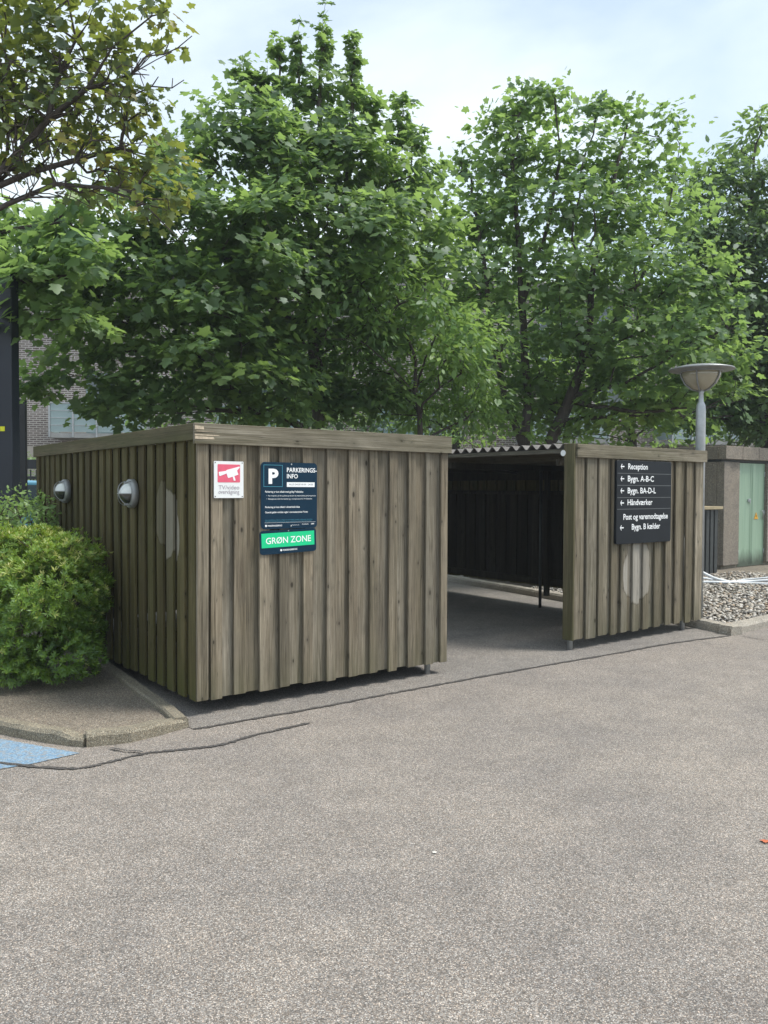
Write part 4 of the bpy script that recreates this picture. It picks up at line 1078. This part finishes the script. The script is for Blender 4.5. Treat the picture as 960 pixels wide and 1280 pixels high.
# --- far right tree
bC = Vector((8.8, 18.5, 0))
limbsC = [[(8.8,18.5,1.0)] + PL((955,480,18.5), (945,380,18.4), (935,280,18.3), (945,180,18.3)), PL((950,420,18.4), (900,330,18.2), (885,250,18.2)), PL((948,400,18.4), (1000,300,18.4), (1020,200,18.4))]
clC = [(880,320,30,50,18.6,.9),(870,420,40,60,18.8,1.0),(960,460,60,40,18.0,1.0),(890,500,50,40,18.8,1.0),(965,520,50,40,18.4,1.0),(948,170,16,24,18.3,.4),(930,185,12,12,18.3,.3),(905,225,24,24,18.2,.6),(875,240,22,22,18.2,.5),(945,245,36,36,18.2,1.0),(890,285,36,34,18.0,1.0),(945,310,42,40,17.9,1.2),(900,340,40,36,17.9,1.0),(950,380,40,38,17.8,1.2),(905,400,36,30,17.9,.9),(1010,260,50,70,18.4,1.2),(1010,380,50,60,18.2,1.2),(1060,300,50,80,18.6,1.2),(985,430,50,40,18.0,1.0)]
clC += shoots([(885,205),(915,190),(950,150)], 18.3, 9, 18)
tree('broadleaf_tree', 'bluish green broadleaf tree cut off by the right edge', 'tree', bC, limbsC, clC, 70, .150, 46, M['leaf_far'], M['bark_dark'], kind='simple', trunk_r=.15, spread=.28, tip_r=.004)

# --- tired tree overhanging from the upper left, nearest
bD = Vector((-5.4, 7.9, 0))
limbsD = [[(-5.4,7.9,1.5), (-5.2,7.7,3.2)] + PL((-60,290,7.3), (0,215,7.0), (60,150,6.9), (110,110,6.8), (160,95,6.8), (195,75,6.8), (215,65,6.8)),
          PL((-60,290,7.3), (10,255,6.9), (70,230,6.8), (130,235,6.7), (180,255,6.7), (225,300,6.6)), PL((-20,240,7.1), (40,215,7.0), (95,200,6.9), (150,185,6.9), (200,205,6.9)),
          PL((20,190,7.0), (20,120,7.0), (5,60,7.0), (-5,0,7.0)), PL((60,150,6.9), (75,90,6.9), (95,50,6.9), (85,0,6.9)), PL((110,110,6.8), (140,60,6.8), (190,20,6.8)),
          PL((-30,250,7.1), (-60,150,7.4), (-80,50,7.5)), PL((60,20,6.9), (48,0,6.9), (40,-30,6.9)),
          PL((125,108,6.8), (165,92,6.8), (183,70,6.8), (205,68,6.8), (222,60,6.8), (240,45,6.8)), PL((160,122,6.8), (190,108,6.8), (215,110,6.8), (230,100,6.8)), PL((205,68,6.8), (212,52,6.8)), PL((222,60,6.8), (236,60,6.8)), PL((190,108,6.8), (198,96,6.8)), PL((215,110,6.8),(216,98,6.8))]
clD = [(60,40,40,30,6.9,.4),(30,90,36,36,7.0,.5),(80,80,36,30,6.9,.4),(130,25,36,24,6.8,.4),(195,25,34,24,6.8,.35),(150,60,24,16,6.8,.3),(20,150,36,40,7.0,.6),(80,140,50,36,6.9,.5),(140,130,36,30,6.8,.4),
       (180,140,26,26,6.8,.3),(110,185,40,20,6.9,.35),(30,200,30,20,7.0,.4),(200,215,28,24,6.8,.3),(155,215,30,22,6.8,.3),(215,250,18,26,6.7,.25),(185,270,22,16,6.7,.25),(-40,100,50,80,7.3,.6),(-30,-10,80,40,7.0,.6),(60,-20,60,25,6.9,.5),(100,240,45,12,6.8,.3)]
bareD = np.array([tuple(at(rnd.uniform(0, 190), rnd.uniform(60, 260), rnd.uniform(6.5, 7.2))) for k in range(420)])
tree('browning_tree', 'sparse browning tree with bare twigs hanging over the top left corner', 'tree', bD, limbsD, clD, 175, .070, 24, M['leaf_tired'], M['bark_dark'], trunk_r=.042, spread=.11, flat=.7, bare=bareD, tone=.42, tip_r=.0035)

# --- maple boughs low at the left, behind the dark post
bE = Vector((-5.9, 10.6, 0))
limbsE = [[(-5.9,10.6,1.5)] + PL((-80,420,10.4), (-40,340,10.2), (0,290,10.0), (60,280,9.8), (90,262,9.8)), PL((-40,340,10.2), (20,350,9.8), (90,345,9.7)), PL((-60,400,10.3), (0,390,9.9), (60,385,9.8))]
clE = [(10,285,28,22,9.9,.4),(60,300,36,22,9.8,.4),(100,285,26,20,9.8,.35),(20,340,36,30,9.8,.5),(75,345,44,28,9.7,.5),(110,330,26,24,9.7,.4),(25,395,36,26,9.8,.4),(70,395,30,22,9.7,.4),(-40,330,50,70,10.2,.6),(110,250,22,12,9.8,.3)]
tree('maple_tree', 'bright green low maple boughs reaching in behind the dark post', 'tree', bE, limbsE, clE, 90, .120, 34, M['leaf_maple_b'], M['bark_dark'], trunk_r=.09, spread=.2)

# --- trees between the building and the maples
tree('broadleaf_tree', 'green background tree filling the gap left of the tallest maple trunk', 'tree', (-3.3, 21.0, 0), [[(-3.3,21,1.0)] + PL((300,500,21.0), (290,420,21.0), (300,340,21.0))],
     [(200,500,60,40,21.0,1.2),(380,515,80,36,21.0,1.3),(250,440,60,60,21.0,1.3),(330,430,70,70,21.0,1.5),(400,470,50,60,21.0,1.2),(300,510,70,40,21.0,1.2),(330,350,60,50,21.0,1.2)], 13, .17, 38, M['leaf_maple_b'], M['bark_dark'], kind='simple', trunk_r=.12, spread=.34)
tree('broadleaf_tree', 'green background tree between the two big maples', 'tree', (1.9, 22.0, 0), [[(1.9,22,1.0)] + PL((570,500,22.0), (560,420,22.0), (555,340,22.0))],
     [(500,515,80,36,22.0,1.3),(610,520,60,34,22.0,1.3),(480,440,50,60,22.0,1.3),(560,420,60,70,22.0,1.5),(620,450,50,60,22.0,1.3),(560,515,90,35,22.0,1.3),(540,340,50,50,22.0,1.2),(620,350,50,60,22.0,1.2),(470,370,50,40,22.0,1.2)], 13, .17, 38, M['leaf_maple_b'], M['bark_dark'], kind='simple', trunk_r=.12, spread=.34)
tree('broadleaf_tree', 'green background tree behind the lighter maple and the lamp', 'tree', (6.6, 21.5, 0), [[(6.6,21.5,1.0)] + PL((790,500,21.5), (800,420,21.5), (790,330,21.5))],
     [(700,440,60,60,21.5,1.4),(770,420,70,70,21.5,1.5),(840,440,60,60,21.5,1.4),(700,520,60,35,21.5,1.2),(800,520,80,35,21.5,1.2),(780,330,60,50,21.5,1.2),(870,370,50,60,21.5,1.2),(690,350,50,60,21.5,1.2)], 13, .17, 38, M['leaf_maple_b'], M['bark_dark'], kind='simple', trunk_r=.12, spread=.34)

# --- background shrubs
def shrub(name, label, base, clumps, per, leaf, n_leaf, mat, kind='simple', spread=.16, trunk_r=.03, limbs=None, **k):
    return tree(name, label, 'shrub', base, limbs or [[(base[0], base[1], .35)]], clumps, per, leaf, n_leaf, mat, M['stem'], kind=kind, spread=spread, trunk_r=trunk_r, **k)
shrub('laurel_shrub', 'dark evergreen shrub low behind the shed under the tallest maple', (-2.2, 14.6, 0), [(200,515,60,24,14.6,.5),(280,520,60,24,14.6,.5),(350,525,50,22,14.6,.5),(270,550,90,30,14.6,.6)], 26, .11, 30, M['leaf_far'], spread=.2)
shrub('laurel_shrub', 'dark evergreen shrub low behind the shed right of the tallest maple trunk', (.5, 15.6, 0), [(440,525,50,22,15.6,.5),(510,525,50,22,15.6,.5),(570,530,36,18,15.6,.5),(500,555,90,30,15.6,.6)], 26, .11, 30, M['leaf_far'], spread=.2)
shrub('laurel_shrub', 'dark evergreen shrub growing behind the concrete kiosk', (8.6, 20.6, 0), [(900,545,50,30,20.6,.7),(945,530,50,36,20.6,.7),(1000,540,50,40,20.6,.8),(930,580,60,40,20.8,.6)], 10, .14, 30, M['leaf_far'], spread=.3)
shrub('hazel_shrub', 'yellow green shrub seen between the two maples above the shed roof', (2.1, 16.8, 0), [(590,535,30,22,16.8,.5),(620,545,24,18,16.8,.5),(560,545,26,18,16.8,.5),(600,570,40,30,16.8,.6)], 22, .09, 26, M['leaf_yg'], spread=.16)
shrub('hazel_shrub', 'low yellow green bush under the lighter maple behind the shelter', (4.6, 17.6, 0), [(720,545,34,22,17.6,.6),(760,550,34,22,17.6,.6),(690,560,30,22,17.6,.6),(735,580,50,30,17.6,.6)], 20, .09, 26, M['leaf_yg'], spread=.18)
shrub('hazel_shrub', 'green bush beyond the metal fence left of the shed', (-8.4, 19.4, 0), [(35,582,26,14,19.4,.5),(0,585,30,16,19.4,.5),(60,590,20,14,19.4,.5),(20,610,50,20,19.4,.5)], 22, .09, 26, M['leaf_yg'], spread=.16)

# --- azalea bush in the left bed: rosettes of small leaves
def azalea():
    base = np.array((-3.10, 7.10, 0.03)); t = empty('azalea_bush', base, 0, 'dense rounded yellow green bush beside the mossy shed wall', 'bush')
    lobes = [(60,745,66,62,6.75,.60),(20,715,60,52,6.9,.6),(85,700,40,34,7.0,.45),(95,745,38,40,6.9,.45),(25,790,50,52,6.55,.45),(80,815,48,34,6.55,.35),(-50,750,80,80,6.9,.8),(40,675,40,16,7.3,.3),(-40,690,60,40,7.2,.5),(10,835,40,20,6.45,.3),(105,790,22,24,6.8,.25),(110,715,16,18,7.0,.2)]
    P, D, N, S, C = [], [], [], [], []; nodes = []
    for (px, py, rx, ry, Y, dY) in lobes:
        c = np.array(at(px, py, Y)); k = Y/F_PX; ax = np.array([rx*k, dY, ry*k])
        n = int(4300*(ax[0]*ax[2]+ax[0]*ax[1]+ax[1]*ax[2]))
        q = rng.normal(size=(n, 3)); q /= np.linalg.norm(q, axis=1, keepdims=True)
        lump = 1 + .19*np.sin(q[:, 0]*9+px) * np.sin(q[:, 2]*8+py) + .06*np.sin(q[:, 1]*17+q[:, 2]*15)
        rr = (1 - np.abs(rng.normal(0, .11, n)))*lump
        p = c + q*rr[:, None]*ax
        cl = np.sin(p[:, 0]*7.1+1.3)*np.sin(p[:, 1]*6.3)*np.sin(p[:, 2]*9.7+.6) + .6*np.sin(p[:, 0]*15+p[:, 2]*13)*np.sin(p[:, 2]*19+p[:, 1]*9)
        keep = (p[:, 2] > .10) & ((cl > -.08) | (rng.random(n) < .12))
        # deep cleft
        p, q = p[keep], q[keep]
        for i in range(len(p)):
            o = q[i] + np.array([0, 0, .5]) + rng.normal(0, .25, 3); o /= np.linalg.norm(o)
            nodes.append(p[i]) if rng.random() < .10 else None
            m = rng.integers(6, 9); a0 = rng.uniform(0, 6.28)
            ref = np.array([1., 0, 0]) if abs(o[0]) < .8 else np.array([0, 1., 0]); x = np.cross(o, ref); x /= np.linalg.norm(x); y = np.cross(o, x)
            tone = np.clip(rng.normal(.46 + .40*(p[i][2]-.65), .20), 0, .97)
            for j in range(m):
                a = a0 + j*2.4; lift = rng.uniform(.25, 1.5)
                d = x*math.cos(a) + y*math.sin(a) + o*lift
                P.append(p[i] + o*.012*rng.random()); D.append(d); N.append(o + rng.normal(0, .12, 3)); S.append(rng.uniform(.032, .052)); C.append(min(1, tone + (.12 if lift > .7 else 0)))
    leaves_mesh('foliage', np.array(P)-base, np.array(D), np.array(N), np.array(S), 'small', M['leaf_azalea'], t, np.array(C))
    nodes = np.array(nodes)[:1400]
    arr, par, r, tips = grow(Vector(base), [[tuple(base+np.array((dx, dy, .25)))] for dx, dy in ((.1,-.1), (.3,.1), (-.3,-.1), (-.5,.1))], nodes, trunk_r=.022, tip_r=.002)
    tubes_mesh('stems', arr-base, par, r, M['stem'], t, 5)
azalea()
# weedy shrub behind the azalea
weeds_c = [(15,655,28,22,8.3,.35),(50,650,26,20,8.3,.3),(-30,655,40,30,8.4,.4),(30,632,26,10,8.6,.25),(60,668,22,12,8.0,.2),(20,690,50,30,8.3,.3)]
shrub('weedy_shrub', 'loose pale green weedy shrub behind the azalea bush', (-3.95, 8.45, .03), weeds_c + [(5,640,34,20,7.9,.25),(45,645,26,18,7.9,.25),(-10,665,40,20,7.7,.3)], 330, .050, 26, M['leaf_weed'], spread=.085, flat=.9)
def rose_shoots():
    base = np.array((-3.35, 8.2, .03)); t = empty('arching_shoots', base, 0, 'thin arching pale green shoots against the mossy wall below the far lamp', 'plant')
    b = MB(); P = []; D = []; N = []; S = []
    for (pts) in (((62,700),(58,665),(63,640),(60,622)), ((55,700),(50,660),(47,640),(50,625)), ((60,700),(66,670),(72,645),(66,632)), ((50,705),(42,670),(36,640),(30,628))):
        W = [at(x, y, 8.15) - Vector(base) for x, y in pts]; b.tube(W, [.006,.005,.004,.002], 6)
        for k in range(34):
            f = rnd.uniform(0, 2.99); i = int(f); p = W[i].lerp(W[i+1], f-i); P.append(p); D.append((rnd.gauss(0,1), rnd.gauss(0,1), rnd.uniform(-.2,.6))); N.append((rnd.gauss(0,.4), rnd.gauss(0,.4), 1)); S.append(rnd.uniform(.025,.05))
    b.build('stems', M['leaf_weed'], t)
    leaves_mesh('foliage', np.array([tuple(p) for p in P]), np.array(D), np.array(N), np.array(S), 'simple', M['leaf_weed'], t, rng.random(len(P)))
rose_shoots()

# --- fallen leaves and grit
def fallen(px, py, mat, label, s=.05, name='fallen_leaf'):
    g_ = at(px, py, 5); v = g_ - Vector((0, 0, CAM_H)); tt = -(CAM_H-.008)/v.z; p = Vector((0, 0, CAM_H)) + v*tt
    o = leaves_mesh(name, np.zeros((1,3)), np.array([[1., .3, .02]]), np.array([[.1, .1, 1.]]), np.array([s]), 'maple', mat, None, np.array([.9]))
    o.location = p; tag(o, label, 'leaf')
fallen(953, 1051, plain('orange_leaf', (.45, .12, .05), .7), 'small orange leaf on the asphalt at the right edge', .045)
fallen(186, 897, plain('yellow_leaf', (.55, .42, .16), .7), 'small dry yellow leaf lying in the corner of the planting bed', .05)
fallen(541, 1065, plain('pale_chip', (.62, .60, .55), .7), 'tiny pale chip alone on the open asphalt', .022, 'stone_chip')

# ------------------------------------------------------------------ thin volume added to lift tree shadows like lens glare
hz = MB(); hz.box(-42, 52, -12, 62, -1.0, 13.5)
hm = bpy.data.materials.new('added_haze'); hm.use_nodes = True; hm.node_tree.nodes.clear()
ho = hm.node_tree.nodes.new('ShaderNodeOutputMaterial'); hv = hm.node_tree.nodes.new('ShaderNodeVolumePrincipled')
hv.inputs['Color'].default_value = (0.86, 0.93, 1.0, 1); hv.inputs['Density'].default_value = 0.0012
hm.node_tree.links.new(hv.outputs[0], ho.inputs['Volume'])
tag(hz.build('added_haze', hm), kind='stuff')
